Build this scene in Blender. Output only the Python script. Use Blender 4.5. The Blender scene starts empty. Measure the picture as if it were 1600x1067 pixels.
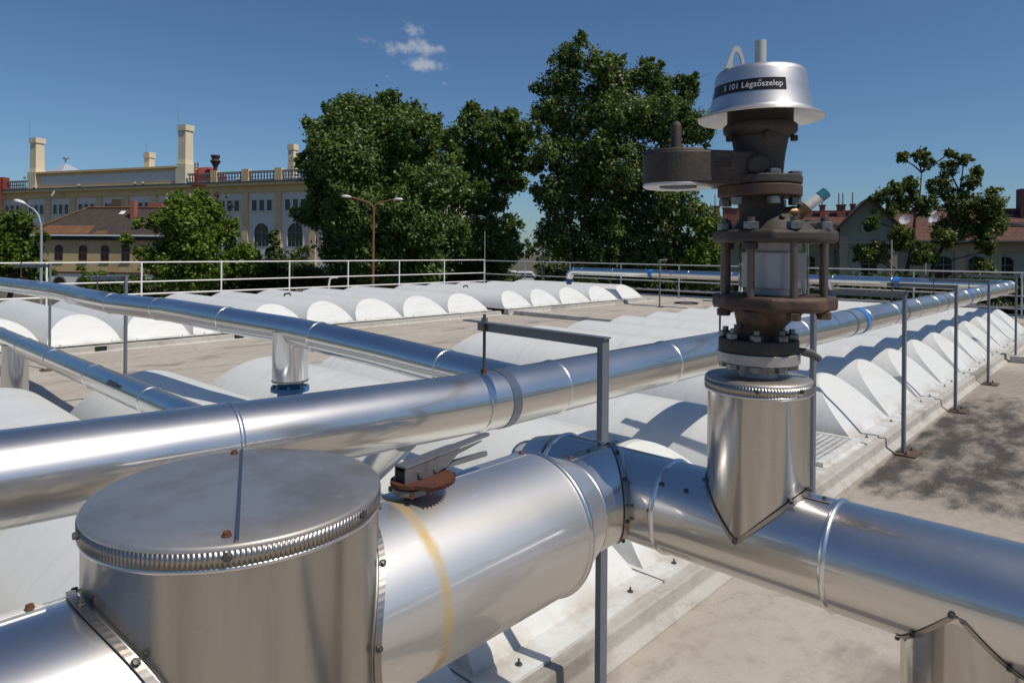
import bpy, math, random
import numpy as np
from math import sin, cos, pi, radians, sqrt, atan2
from mathutils import Matrix, Vector
random.seed(7)
RNG = np.random.default_rng(11)
S = bpy.context.scene
COL = S.collection

# ------------------------------------------------------------------ camera, sky, sun, exposure
EYE = 1.6; FPX = 1060.0; HZ = 391.5; ROLL = 0.008
FWD = (0.731, 0.682); RGT = (0.682, -0.731)
cam = bpy.data.cameras.new('camera'); cam_o = bpy.data.objects.new('camera', cam); COL.objects.link(cam_o)
cam.sensor_width = 36.0; cam.lens = 36.0 * FPX / 1600.0
cam.shift_y = -(533.5 - HZ) / 1600.0
cam.clip_start = 0.05; cam.clip_end = 4000
r_ = Vector((RGT[0], RGT[1], 0)); u_ = Vector((0, 0, 1)); f_ = Vector((FWD[0], FWD[1], 0)).normalized()
rr = r_.normalized() * cos(ROLL) + u_ * sin(ROLL); uu = u_ * cos(ROLL) - r_.normalized() * sin(ROLL)
cam_o.matrix_world = Matrix(((rr.x, uu.x, -f_.x, 0), (rr.y, uu.y, -f_.y, 0), (rr.z, uu.z, -f_.z, EYE), (0, 0, 0, 1)))
S.camera = cam_o

SUN_TO = Vector((0.0964, -0.536, 0.8387)).normalized()
SUN_EL = math.asin(SUN_TO.z); SUN_AZ = atan2(SUN_TO.x, SUN_TO.y)
sun = bpy.data.lights.new('sun', 'SUN'); sun.energy = 3.55; sun.angle = radians(0.5); sun.color = (1.0, 0.92, 0.80)
sun_o = bpy.data.objects.new('sun', sun); COL.objects.link(sun_o)
sun_o.rotation_euler = SUN_TO.to_track_quat('Z', 'Y').to_euler(); sun_o.location = (0, -20, 40)

def at(px, py, t):
    """point seen at a photo pixel, t metres straight ahead"""
    lat = (px - 800) / FPX * t
    z = EYE - (py - HZ - ROLL * (px - 800)) / FPX * t
    return Vector((RGT[0] * lat + FWD[0] * t, RGT[1] * lat + FWD[1] * t, z))

W = bpy.data.worlds.new('World'); S.world = W; W.use_nodes = True
nt = W.node_tree; N = nt.nodes; L = nt.links
for n in list(N): N.remove(n)
out = N.new('ShaderNodeOutputWorld'); bg = N.new('ShaderNodeBackground'); sky = N.new('ShaderNodeTexSky')
sky.sky_type = 'NISHITA'; sky.sun_disc = False; sky.sun_elevation = SUN_EL; sky.sun_rotation = SUN_AZ
sky.altitude = 150; sky.air_density = 1.0; sky.dust_density = 0.6; sky.ozone_density = 3.0
bg.inputs['Strength'].default_value = 0.072
tc = N.new('ShaderNodeTexCoord')
nz = N.new('ShaderNodeTexNoise'); nz.inputs['Scale'].default_value = 34; nz.inputs['Detail'].default_value = 7; nz.inputs['Roughness'].default_value = 0.62
L.new(tc.outputs['Generated'], nz.inputs['Vector'])
prev = None
def cloud(px, py, rx, dens):
    """one small fair-weather cloud of the sky in the direction it stands"""
    global prev
    d = (at(px, py, 1.0) - Vector((0, 0, EYE))).normalized()
    sub = N.new('ShaderNodeVectorMath'); sub.operation = 'SUBTRACT'; L.new(tc.outputs['Generated'], sub.inputs[0]); sub.inputs[1].default_value = d
    sc = N.new('ShaderNodeVectorMath'); sc.operation = 'MULTIPLY'; sc.inputs[1].default_value = (1, 1, 2.3); L.new(sub.outputs[0], sc.inputs[0])
    ln = N.new('ShaderNodeVectorMath'); ln.operation = 'LENGTH'; L.new(sc.outputs[0], ln.inputs[0])
    mr = N.new('ShaderNodeMapRange'); mr.inputs['From Min'].default_value = 0; mr.inputs['From Max'].default_value = rx / FPX
    mr.inputs['To Min'].default_value = dens; mr.inputs['To Max'].default_value = 0; L.new(ln.outputs['Value'], mr.inputs['Value'])
    if prev is None: prev = mr.outputs[0]
    else:
        mx = N.new('ShaderNodeMath'); mx.operation = 'MAXIMUM'; L.new(prev, mx.inputs[0]); L.new(mr.outputs[0], mx.inputs[1]); prev = mx.outputs[0]
for c in [(634, 48, 40, .8), (622, 73, 40, .95), (642, 70, 44, .9), (662, 77, 38, .9), (682, 76, 32, .95), (650, 102, 40, .9), (670, 103, 38, .95), (568, 63, 20, .55), (603, 119, 18, .55), (752, 110, 22, .5), (692, 130, 13, .4), (790, 95, 14, .3)]:
    cloud(*c)
ad = N.new('ShaderNodeMath'); ad.operation = 'MULTIPLY_ADD'; L.new(nz.outputs['Fac'], ad.inputs[0]); ad.inputs[1].default_value = 2.6; ad.inputs[2].default_value = -1.45
sm = N.new('ShaderNodeMath'); sm.operation = 'ADD'; L.new(ad.outputs[0], sm.inputs[0]); L.new(prev, sm.inputs[1])
gate = N.new('ShaderNodeMath'); gate.operation = 'GREATER_THAN'; L.new(prev, gate.inputs[0]); gate.inputs[1].default_value = 0.001
mrg = N.new('ShaderNodeMapRange'); mrg.interpolation_type = 'SMOOTHSTEP'; L.new(sm.outputs[0], mrg.inputs['Value'])
mrg.inputs['From Min'].default_value = 0.15; mrg.inputs['From Max'].default_value = 0.95; mrg.inputs['To Max'].default_value = 0.6
gm = N.new('ShaderNodeMath'); gm.operation = 'MULTIPLY'; L.new(mrg.outputs[0], gm.inputs[0]); L.new(gate.outputs[0], gm.inputs[1])
mixc = N.new('ShaderNodeMix'); mixc.data_type = 'RGBA'; L.new(gm.outputs[0], mixc.inputs['Factor']); 
tint = N.new('ShaderNodeMix'); tint.data_type = 'RGBA'; tint.blend_type = 'MULTIPLY'; tint.inputs['Factor'].default_value = 1; L.new(sky.outputs[0], tint.inputs[6]); tint.inputs[7].default_value = (.72, .925, 1.12, 1)
L.new(tint.outputs[2], mixc.inputs[6])
mixc.inputs[7].default_value = (7.4, 7.4, 8.0, 1)
L.new(mixc.outputs[2], bg.inputs['Color']); L.new(bg.outputs[0], out.inputs['Surface'])
S.view_settings.view_transform = 'Standard'; S.view_settings.look = 'None'; S.view_settings.gamma = 1.0
S.view_settings.exposure = 0.0; S.view_settings.use_curve_mapping = False
S.cycles.max_bounces = 8; S.cycles.transparent_max_bounces = 12; S.cycles.glossy_bounces = 5; S.cycles.sample_clamp_indirect = 6

# ------------------------------------------------------------------ materials
def newmat(name):
    m = bpy.data.materials.new(name); m.use_nodes = True
    return m, m.node_tree.nodes, m.node_tree.links, m.node_tree.nodes['Principled BSDF']
def noise(Nn, Ll, scale, detail=4, rough=.55, stretch=None, coord=None):
    n = Nn.new('ShaderNodeTexNoise'); n.inputs['Scale'].default_value = scale; n.inputs['Detail'].default_value = detail; n.inputs['Roughness'].default_value = rough
    if coord is None:
        g = Nn.new('ShaderNodeNewGeometry'); coord = g.outputs['Position']
    if stretch:
        mp = Nn.new('ShaderNodeMapping'); mp.inputs['Scale'].default_value = stretch; Ll.new(coord, mp.inputs['Vector']); coord = mp.outputs[0]
    Ll.new(coord, n.inputs['Vector']); return n
def ramp(Nn, Ll, src, stops):
    r = Nn.new('ShaderNodeValToRGB'); e = r.color_ramp.elements
    while len(e) < len(stops): e.new(0.5)
    for i, (p, c) in enumerate(stops):
        e[i].position = p; e[i].color = (c, c, c, 1) if isinstance(c, (int, float)) else (*c, 1)
    Ll.new(src, r.inputs['Fac']); return r
def mixrgb(Nn, Ll, fac, a, b, mode='MIX'):
    m = Nn.new('ShaderNodeMix'); m.data_type = 'RGBA'; m.blend_type = mode
    if isinstance(fac, (int, float)): m.inputs['Factor'].default_value = fac
    else: Ll.new(fac, m.inputs['Factor'])
    for k, v in ((6, a), (7, b)):
        if isinstance(v, tuple): m.inputs[k].default_value = (*v, 1)
        else: Ll.new(v, m.inputs[k])
    return m.outputs[2]
def bump(Nn, Ll, b, src, strength, dist=.01):
    n = Nn.new('ShaderNodeBump'); n.inputs['Strength'].default_value = strength; n.inputs['Distance'].default_value = dist
    Ll.new(src, n.inputs['Height']); Ll.new(n.outputs[0], b.inputs['Normal']); return n

def metal(name, base=(.74, .72, .695), rough=.37, dent=.25, sharp=.10, sharp_amt=.36, stain=None, stain_amt=0, ring=None, streaks=0):
    """sheet aluminium: a broad satin lobe and a sharper one under faint rolling marks, scuffs and shallow dents"""
    m, Nn, Ll, b = newmat(name)
    b.inputs['Metallic'].default_value = 1
    n1 = noise(Nn, Ll, 2.2, 3); n2 = noise(Nn, Ll, 140, 2)
    base_c = mixrgb(Nn, Ll, n1.outputs['Fac'], tuple(c * .93 for c in base), base)
    sp = noise(Nn, Ll, 30, 8, .75, stretch=(.5, .5, 1))
    sr = ramp(Nn, Ll, sp.outputs['Fac'], [(.56, 0), (.80, .28)])
    base_c = mixrgb(Nn, Ll, sr.outputs[0], base_c, tuple(c * .72 for c in base))
    if stain:
        n3 = noise(Nn, Ll, 4.5, 5, .6); r3 = ramp(Nn, Ll, n3.outputs['Fac'], [(.42, 0), (.60, stain_amt)])
        base_c = mixrgb(Nn, Ll, r3.outputs[0], base_c, stain)
    if streaks:
        n7 = noise(Nn, Ll, 9, 5, .65, stretch=(2.2, 2.2, .12)); r7 = ramp(Nn, Ll, n7.outputs['Fac'], [(.40, 0), (.68, streaks)])
        base_c = mixrgb(Nn, Ll, r7.outputs[0], base_c, tuple(c * .62 for c in base))
    n8 = noise(Nn, Ll, 55, 2, .5, stretch=(.25, .25, 3.0)); r8 = ramp(Nn, Ll, n8.outputs['Fac'], [(.66, 0), (.74, .35)])
    base_c = mixrgb(Nn, Ll, r8.outputs[0], base_c, tuple(min(1, c * 1.25) for c in base))
    fac = None
    if ring:
        x0, w, col = ring
        g = Nn.new('ShaderNodeNewGeometry'); sx = Nn.new('ShaderNodeSeparateXYZ'); Ll.new(g.outputs['Position'], sx.inputs[0])
        ns = noise(Nn, Ll, 9, 4); ma = Nn.new('ShaderNodeMath'); ma.operation = 'MULTIPLY_ADD'; Ll.new(ns.outputs['Fac'], ma.inputs[0]); ma.inputs[1].default_value = .035; ma.inputs[2].default_value = -x0 - .017
        ab = Nn.new('ShaderNodeMath'); ab.operation = 'ADD'; Ll.new(sx.outputs['X'], ab.inputs[0]); Ll.new(ma.outputs[0], ab.inputs[1])
        a2 = Nn.new('ShaderNodeMath'); a2.operation = 'ABSOLUTE'; Ll.new(ab.outputs[0], a2.inputs[0])
        mr = Nn.new('ShaderNodeMapRange'); mr.interpolation_type = 'SMOOTHSTEP'; Ll.new(a2.outputs[0], mr.inputs['Value']); mr.inputs['From Min'].default_value = w * .15; mr.inputs['From Max'].default_value = w
        mr.inputs['To Min'].default_value = .8; mr.inputs['To Max'].default_value = 0
        nk = noise(Nn, Ll, 22, 5, .7); rk = ramp(Nn, Ll, nk.outputs['Fac'], [(.3, .45), (.6, 1)])
        mk = Nn.new('ShaderNodeMath'); mk.operation = 'MULTIPLY'; Ll.new(mr.outputs[0], mk.inputs[0]); Ll.new(rk.outputs[0], mk.inputs[1])
        base_c = mixrgb(Nn, Ll, mk.outputs[0], base_c, col)
        iv = Nn.new('ShaderNodeMath'); iv.operation = 'MULTIPLY_ADD'; Ll.new(mk.outputs[0], iv.inputs[0]); iv.inputs[1].default_value = -.6; iv.inputs[2].default_value = 1; Ll.new(iv.outputs[0], b.inputs['Metallic'])
        fac = Nn.new('ShaderNodeMath'); fac.operation = 'MULTIPLY_ADD'; Ll.new(mk.outputs[0], fac.inputs[0]); fac.inputs[1].default_value = -sharp_amt; fac.inputs[2].default_value = sharp_amt
    Ll.new(base_c, b.inputs['Base Color'])
    rm = Nn.new('ShaderNodeMapRange'); Ll.new(n1.outputs['Fac'], rm.inputs['Value']); rm.inputs['From Min'].default_value = .3; rm.inputs['From Max'].default_value = .7
    rm.inputs['To Min'].default_value = rough - .03; rm.inputs['To Max'].default_value = rough + .04; Ll.new(rm.outputs[0], b.inputs['Roughness'])
    nb = noise(Nn, Ll, 2.6, 1, .3)
    ad_ = Nn.new('ShaderNodeMath'); ad_.operation = 'MULTIPLY_ADD'; Ll.new(n2.outputs['Fac'], ad_.inputs[0]); ad_.inputs[1].default_value = .006; Ll.new(nb.outputs['Fac'], ad_.inputs[2])
    bp = bump(Nn, Ll, b, ad_.outputs[0], dent, .010)
    gl = Nn.new('ShaderNodeBsdfAnisotropic'); Ll.new(base_c, gl.inputs['Color']); gl.inputs['Roughness'].default_value = sharp; Ll.new(bp.outputs[0], gl.inputs['Normal'])
    mx = Nn.new('ShaderNodeMixShader'); mx.inputs[0].default_value = sharp_amt
    if fac: Ll.new(fac.outputs[0], mx.inputs[0])
    Ll.new(b.outputs[0], mx.inputs[1]); Ll.new(gl.outputs[0], mx.inputs[2]); Ll.new(mx.outputs[0], Nn['Material Output'].inputs['Surface'])
    return m
def plain(name, col, rough=.6, metallic=0.0, var=.25, scale=8, bmp=.1, second=None, amt=.8, lo=.5, hi=.65, bdist=.004):
    m, Nn, Ll, b = newmat(name)
    n1 = noise(Nn, Ll, scale, 6, .6)
    c = mixrgb(Nn, Ll, n1.outputs['Fac'], tuple(x * (1 - var) for x in col), tuple(min(1, x * (1 + var)) for x in col))
    if second:
        n2 = noise(Nn, Ll, scale * .7, 6, .65, coord=None); r2 = ramp(Nn, Ll, n2.outputs['Fac'], [(lo, 0), (hi, amt)])
        c = mixrgb(Nn, Ll, r2.outputs[0], c, second)
    Ll.new(c, b.inputs['Base Color']); b.inputs['Roughness'].default_value = rough; b.inputs['Metallic'].default_value = metallic
    if bmp: bump(Nn, Ll, b, noise(Nn, Ll, scale * 6, 4).outputs['Fac'], bmp, bdist)
    return m
M = {}
M['alu'] = metal('aluminium_cladding')
M['alu_b'] = metal('aluminium_jacket_stained', base=(.80, .785, .76), rough=.52, sharp=.09, sharp_amt=.24, dent=.28, ring=(.862, .021, (.55, .35, .07)))
M['alu_tank'] = metal('aluminium_tank_jacket', base=(.49, .465, .43), streaks=.45, rough=.36, dent=.8, sharp=.15, sharp_amt=.5)
M['alu_warm'] = metal('aluminium_riser_jacket', base=(.60, .565, .52), streaks=.5, rough=.34, dent=.35, sharp=.12, sharp_amt=.55)
M['alu_far'] = metal('aluminium_pipe_cladding', base=(.74, .74, .74), rough=.33, dent=.2, sharp=.12, sharp_amt=.55)
M['lid'] = metal('aluminium_lid_weathered', base=(.62, .60, .575), rough=.58, dent=.12, sharp=.32, sharp_amt=.2, stain=(.44, .395, .35), stain_amt=.8)
M['strap'] = metal('aluminium_strip', base=(.40, .37, .34), rough=.42, dent=.2, sharp=.25)
M['bead'] = metal('aluminium_bead', base=(.82, .82, .82), rough=.35, dent=.1)
M['cap'] = metal('spun_steel_hood', base=(.63, .615, .60), rough=.48, dent=.03, sharp=.25, sharp_amt=.3)
M['screw'] = plain('dark_screw', (.10, .095, .09), .45, .6)
M['rustscrew'] = plain('rusted_screw', (.12, .04, .018), .8, 0, .4, 60)
M['rust'] = plain('rusted_steel', (.095, .03, .015), .85, 0, .5, 30, .4, (.06, .03, .02), .7)
M['galv'] = plain('grey_galvanised_lever', (.20, .20, .215), .5, .55, .25, 25, .1, (.13, .07, .04), .5, .58, .7)
M['cast'] = plain('brown_cast_iron', (.044, .036, .029), .66, 0, .35, 14, .3, (.10, .074, .052), .7, .50, .68)
M['castred'] = plain('oxide_cast_iron', (.058, .033, .024), .64, 0, .4, 16, .3, (.15, .085, .055), .75, .50, .66)
M['flange_alu'] = plain('worn_silver_flange', (.42, .41, .39), .45, .6, .25, 25, .2, (.14, .09, .06), .6, .55, .7)
M['nut'] = plain('zinc_nut', (.24, .26, .27), .42, .75, .25, 40, .05, (.10, .07, .05), .6)
M['rod'] = plain('threaded_rod', (.17, .14, .12), .45, .7, .3, 30, .1)
M['post'] = plain('blue_grey_post_paint', (.135, .155, .185), .42, 0, .12, 6, .05)
M['postplate'] = plain('rusted_base_plate', (.11, .07, .045), .8, 0, .4, 20, .2)
M['grp'] = None
M['blue'] = plain('blue_flange_paint', (.02, .11, .28), .45, 0, .25, 25, .1, (.05, .065, .09), .5, .58, .7)
M['tape'] = plain('blue_tape', (.03, .20, .58), .45, 0, .15, 20, 0)
M['sticker'] = plain('dark_plate', (.035, .035, .045), .4, 0, .15, 20, 0)
M['label_red'] = plain('black_sticker', (.016, .007, .007), .35, 0, .1, 20, 0)
M['label_white'] = plain('white_lettering', (.75, .75, .75), .5, 0, .03, 20, 0)
M['rail'] = plain('white_rail_paint', (.78, .78, .76), .4, 0, .05, 4, .03)
M['railgrey'] = plain('galvanised_rail', (.52, .53, .54), .42, .25, .1, 4, .03)
M['black'] = plain('black_rubber', (.012, .012, .013), .6, 0, .2, 20, 0)
M['brass'] = plain('tarnished_brass', (.16, .09, .05), .4, .7, .4, 30, .1)
M['whitepaint'] = plain('white_coated_tube', (.6, .6, .58), .5, 0, .1, 20, .05)
M['hook'] = plain('pale_grey_lug', (.46, .47, .46), .5, .2, .1, 20, .05)

def grp_mat():
    m, Nn, Ll, b = newmat('white_glass_fibre')
    n1 = noise(Nn, Ll, .9, 5, .6); n2 = noise(Nn, Ll, 7, 6, .65)
    c = mixrgb(Nn, Ll, n1.outputs['Fac'], (.66, .675, .65), (.745, .745, .72))
    r2 = ramp(Nn, Ll, n2.outputs['Fac'], [(.52, 0), (.75, .45)])
    c = mixrgb(Nn, Ll, r2.outputs[0], c, (.62, .61, .57))
    g = Nn.new('ShaderNodeNewGeometry'); s = Nn.new('ShaderNodeSeparateXYZ'); Ll.new(g.outputs['Position'], s.inputs[0])
    mr = Nn.new('ShaderNodeMapRange'); Ll.new(s.outputs['Z'], mr.inputs['Value']); mr.inputs['From Min'].default_value = .11; mr.inputs['From Max'].default_value = .20; mr.inputs['To Min'].default_value = 1; mr.inputs['To Max'].default_value = 0
    n3 = noise(Nn, Ll, 4, 6, .7); r3 = ramp(Nn, Ll, n3.outputs['Fac'], [(.42, 0), (.62, .75)])
    mu = Nn.new('ShaderNodeMath'); mu.operation = 'MULTIPLY'; Ll.new(mr.outputs[0], mu.inputs[0]); Ll.new(r3.outputs[0], mu.inputs[1])
    c = mixrgb(Nn, Ll, mu.outputs[0], c, (.42, .34, .25))
    n9 = noise(Nn, Ll, 2.2, 5, .65, stretch=(.5, 5.5, .5)); r9 = ramp(Nn, Ll, n9.outputs['Fac'], [(.50, 0), (.72, .42)])
    c = mixrgb(Nn, Ll, r9.outputs[0], c, (.53, .525, .48))
    Ll.new(c, b.inputs['Base Color']); b.inputs['Roughness'].default_value = .38
    bump(Nn, Ll, b, noise(Nn, Ll, 5, 3).outputs['Fac'], .06, .01)
    return m
M['grp'] = grp_mat()

def concrete(name, a, b_, blotch, moss=None, bm=.35):
    m, Nn, Ll, b = newmat(name)
    n1 = noise(Nn, Ll, .55, 7, .62); n2 = noise(Nn, Ll, 9, 8, .7); n4 = noise(Nn, Ll, 95, 3, .7)
    c = mixrgb(Nn, Ll, ramp(Nn, Ll, n1.outputs['Fac'], [(.32, 0), (.68, 1)]).outputs[0], a, b_)
    c = mixrgb(Nn, Ll, ramp(Nn, Ll, n2.outputs['Fac'], [(.48, 0), (.72, .6)]).outputs[0], c, blotch)
    n5 = noise(Nn, Ll, .8, 6, .6, stretch=(1, 2.6, 1)); c = mixrgb(Nn, Ll, ramp(Nn, Ll, n5.outputs['Fac'], [(.54, 0), (.66, .62)]).outputs[0], c, tuple(x * .55 for x in blotch))
    c = mixrgb(Nn, Ll, ramp(Nn, Ll, n4.outputs['Fac'], [(.58, 0), (.75, .5)]).outputs[0], c, tuple(x * .6 for x in blotch))
    if moss:
        g = Nn.new('ShaderNodeNewGeometry'); s = Nn.new('ShaderNodeSeparateXYZ'); Ll.new(g.outputs['Position'], s.inputs[0])
        def band(axis, lo0, lo1, hi0, hi1):
            q = []
            for f0, f1, t0, t1 in ((lo0, lo1, 0, 1), (hi0, hi1, 1, 0)):
                mr = Nn.new('ShaderNodeMapRange'); mr.interpolation_type = 'SMOOTHSTEP'; Ll.new(s.outputs[axis], mr.inputs['Value'])
                mr.inputs['From Min'].default_value = f0; mr.inputs['From Max'].default_value = f1; mr.inputs['To Min'].default_value = t0; mr.inputs['To Max'].default_value = t1; q.append(mr.outputs[0])
            mu = Nn.new('ShaderNodeMath'); mu.operation = 'MULTIPLY'; Ll.new(q[0], mu.inputs[0]); Ll.new(q[1], mu.inputs[1]); return mu.outputs[0]
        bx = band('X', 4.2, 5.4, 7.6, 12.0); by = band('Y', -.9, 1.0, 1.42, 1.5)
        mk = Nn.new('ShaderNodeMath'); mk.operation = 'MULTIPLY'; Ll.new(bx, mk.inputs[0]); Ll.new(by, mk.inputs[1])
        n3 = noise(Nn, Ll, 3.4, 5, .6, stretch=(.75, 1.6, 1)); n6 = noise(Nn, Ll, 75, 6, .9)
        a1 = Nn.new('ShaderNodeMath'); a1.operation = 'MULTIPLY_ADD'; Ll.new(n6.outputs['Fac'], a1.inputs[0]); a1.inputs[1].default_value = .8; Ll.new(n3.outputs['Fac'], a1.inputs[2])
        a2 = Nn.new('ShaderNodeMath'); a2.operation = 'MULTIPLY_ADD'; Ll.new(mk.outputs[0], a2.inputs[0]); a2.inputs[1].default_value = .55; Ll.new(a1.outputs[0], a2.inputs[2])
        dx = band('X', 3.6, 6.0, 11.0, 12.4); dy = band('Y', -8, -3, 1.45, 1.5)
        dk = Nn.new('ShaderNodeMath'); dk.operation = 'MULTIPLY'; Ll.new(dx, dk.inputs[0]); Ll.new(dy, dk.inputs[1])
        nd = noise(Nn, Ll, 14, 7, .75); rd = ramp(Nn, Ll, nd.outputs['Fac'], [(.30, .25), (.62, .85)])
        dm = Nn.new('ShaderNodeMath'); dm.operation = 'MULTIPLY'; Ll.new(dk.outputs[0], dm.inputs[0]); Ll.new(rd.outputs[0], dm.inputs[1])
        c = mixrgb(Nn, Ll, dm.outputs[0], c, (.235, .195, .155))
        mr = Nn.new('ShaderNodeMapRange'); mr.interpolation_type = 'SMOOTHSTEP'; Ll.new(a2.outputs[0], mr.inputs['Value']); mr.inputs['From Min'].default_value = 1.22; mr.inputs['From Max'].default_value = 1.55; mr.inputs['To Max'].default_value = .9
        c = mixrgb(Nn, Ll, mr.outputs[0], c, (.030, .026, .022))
    vo = Nn.new('ShaderNodeTexVoronoi'); vo.feature = 'DISTANCE_TO_EDGE'; vo.inputs['Scale'].default_value = .42
    gg = Nn.new('ShaderNodeNewGeometry'); wn = noise(Nn, Ll, 2.5, 5, .7); wv = Nn.new('ShaderNodeVectorMath'); wv.operation = 'MULTIPLY_ADD'
    Ll.new(wn.outputs['Color'], wv.inputs[0]); wv.inputs[1].default_value = (.5, .5, 0); Ll.new(gg.outputs['Position'], wv.inputs[2]); Ll.new(wv.outputs[0], vo.inputs['Vector'])
    cr = ramp(Nn, Ll, vo.outputs['Distance'], [(.0, .30), (.003, 0)]); c = mixrgb(Nn, Ll, cr.outputs[0], c, tuple(x * .4 for x in blotch))
    Ll.new(c, b.inputs['Base Color']); b.inputs['Roughness'].default_value = .9
    ad_ = Nn.new('ShaderNodeMath'); ad_.operation = 'ADD'; Ll.new(n2.outputs['Fac'], ad_.inputs[0]); Ll.new(n4.outputs['Fac'], ad_.inputs[1])
    bump(Nn, Ll, b, ad_.outputs[0], bm, .006)
    return m
M['deck'] = concrete('roof_screed', (.40, .345, .29), (.50, .452, .39), (.29, .24, .19), moss=True)
M['curb'] = concrete('curb_concrete', (.42, .40, .36), (.52, .49, .45), (.30, .26, .21))
M['wallc'] = concrete('tank_wall_concrete', (.28, .27, .25), (.34, .33, .31), (.2, .18, .16))

# ------------------------------------------------------------------ mesh helpers
OFF = {}
class MB:
    def __init__(s): s.v = []; s.f = []
    def add(s, vs, fs):
        k = len(s.v); s.v += [tuple(p) for p in vs]; s.f += [tuple(i + k for i in q) for q in fs]; return s
    def box(s, c, d, ax=None):
        X, Y, Z = ax if ax else (Vector((1, 0, 0)), Vector((0, 1, 0)), Vector((0, 0, 1)))
        c = Vector(c); vs = []
        for a in (-.5, .5):
            for b in (-.5, .5):
                for e in (-.5, .5): vs.append(c + X * (a * d[0]) + Y * (b * d[1]) + Z * (e * d[2]))
        return s.add(vs, [(0, 1, 3, 2), (4, 6, 7, 5), (0, 4, 5, 1), (2, 3, 7, 6), (0, 2, 6, 4), (1, 5, 7, 3)])
    def span(s, x0, x1, y0, y1, z0, z1): return s.box(((x0 + x1) / 2, (y0 + y1) / 2, (z0 + z1) / 2), (x1 - x0, y1 - y0, z1 - z0))
    def tube(s, pts, rad, n=16, caps=True):
        pts = [Vector(p) for p in pts]; k = len(pts)
        if not isinstance(rad, (list, tuple)): rad = [rad] * k
        tang = []
        for i in range(k):
            a = pts[min(i + 1, k - 1)] - pts[max(i - 1, 0)]
            if 0 < i < k - 1: a = (pts[i + 1] - pts[i]).normalized() + (pts[i] - pts[i - 1]).normalized()
            tang.append(a.normalized())
        ref = Vector((0, 0, 1)) if abs(tang[0].z) < .9 else Vector((1, 0, 0))
        vs = []; fs = []
        U = tang[0].cross(ref).normalized()
        for i in range(k):
            U = (U - tang[i] * U.dot(tang[i])).normalized(); V = tang[i].cross(U)
            sc = 1.0
            if 0 < i < k - 1: sc = 1 / max(.5, sqrt((1 + (pts[i + 1] - pts[i]).normalized().dot((pts[i] - pts[i - 1]).normalized())) / 2))
            D = (pts[min(i + 1, k - 1)] - pts[i]).normalized() - (pts[i] - pts[max(i - 1, 0)]).normalized() if 0 < i < k - 1 else Vector((0, 0, 0))
            Dn = D.normalized() if D.length > 1e-6 else None
            for j in range(n):
                a = 2 * pi * j / n; o = (U * cos(a) + V * sin(a)) * rad[i]
                if Dn is not None: o = o + Dn * (o.dot(Dn) * (sc - 1))
                vs.append(pts[i] + o)
        for i in range(k - 1):
            for j in range(n): fs.append((i * n + j, i * n + (j + 1) % n, (i + 1) * n + (j + 1) % n, (i + 1) * n + j))
        if caps: fs += [tuple(range(n - 1, -1, -1)), tuple(range((k - 1) * n, k * n))]
        return s.add(vs, fs)
    def lathe(s, c, prof, n=48, axis=None, rot=0):
        c = Vector(c); Z = Vector(axis).normalized() if axis else Vector((0, 0, 1))
        X = Z.orthogonal().normalized() if axis else Vector((1, 0, 0)); Y = Z.cross(X)
        vs = []; fs = []
        for r, z in prof:
            for j in range(n):
                a = 2 * pi * j / n + rot; vs.append(c + X * (cos(a) * r) + Y * (sin(a) * r) + Z * z)
        for i in range(len(prof) - 1):
            for j in range(n): fs.append((i * n + j, i * n + (j + 1) % n, (i + 1) * n + (j + 1) % n, (i + 1) * n + j))
        if prof[0][0] > 1e-5: fs.append(tuple(range(n - 1, -1, -1)))
        if prof[-1][0] > 1e-5: fs.append(tuple(range((len(prof) - 1) * n, len(prof) * n)))
        return s.add(vs, fs)
    def prism(s, poly, d):
        """closed polygon (3-D points) extruded along d"""
        d = Vector(d); n = len(poly); p = [Vector(q) for q in poly]
        vs = p + [q + d for q in p]
        fs = [tuple(range(n - 1, -1, -1)), tuple(range(n, 2 * n))] + [(i, (i + 1) % n, n + (i + 1) % n, n + i) for i in range(n)]
        return s.add(vs, fs)
    def build(s, name, mat, parent=None, local=False, smooth=False, angle=35, bevel=0, kind=None):
        me = bpy.data.meshes.new(name)
        off = Vector((0, 0, 0)) if (local or parent is None) else OFF.get(parent.name, Vector((0, 0, 0)))
        me.from_pydata([(v[0] - off.x, v[1] - off.y, v[2] - off.z) for v in s.v], [], s.f)
        me.update()
        import bmesh
        bm = bmesh.new(); bm.from_mesh(me); bmesh.ops.recalc_face_normals(bm, faces=bm.faces)
        bm.to_mesh(me); bm.free()
        me.materials.append(mat)
        o = bpy.data.objects.new(name, me); COL.objects.link(o)
        if parent: o.parent = parent
        OFF[o.name] = off
        if smooth:
            me.polygons.foreach_set('use_smooth', [True] * len(me.polygons)); me.set_sharp_from_angle(angle=radians(angle))
        if bevel:
            b = o.modifiers.new('bevel', 'BEVEL'); b.width = bevel; b.segments = 2; b.limit_method = 'ANGLE'
        if kind: o['kind'] = kind
        return o
def tag(o, label, cat, group=None):
    o['label'] = label; o['category'] = cat
    if group: o['group'] = group
    return o
def thing(name, loc, label, cat, group=None, rotz=0):
    o = bpy.data.objects.new(name, None); COL.objects.link(o); o.location = loc; o.rotation_euler = (0, 0, rotz)
    o.empty_display_size = .2; OFF[o.name] = Vector(loc)
    return tag(o, label, cat, group)
def struct(o): o['kind'] = 'structure'; return o
def copy_tree(o, parent=None):
    c = o.copy(); COL.objects.link(c)
    if parent: c.parent = parent
    for ch in list(o.children): copy_tree(ch, c)
    return c

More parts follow.
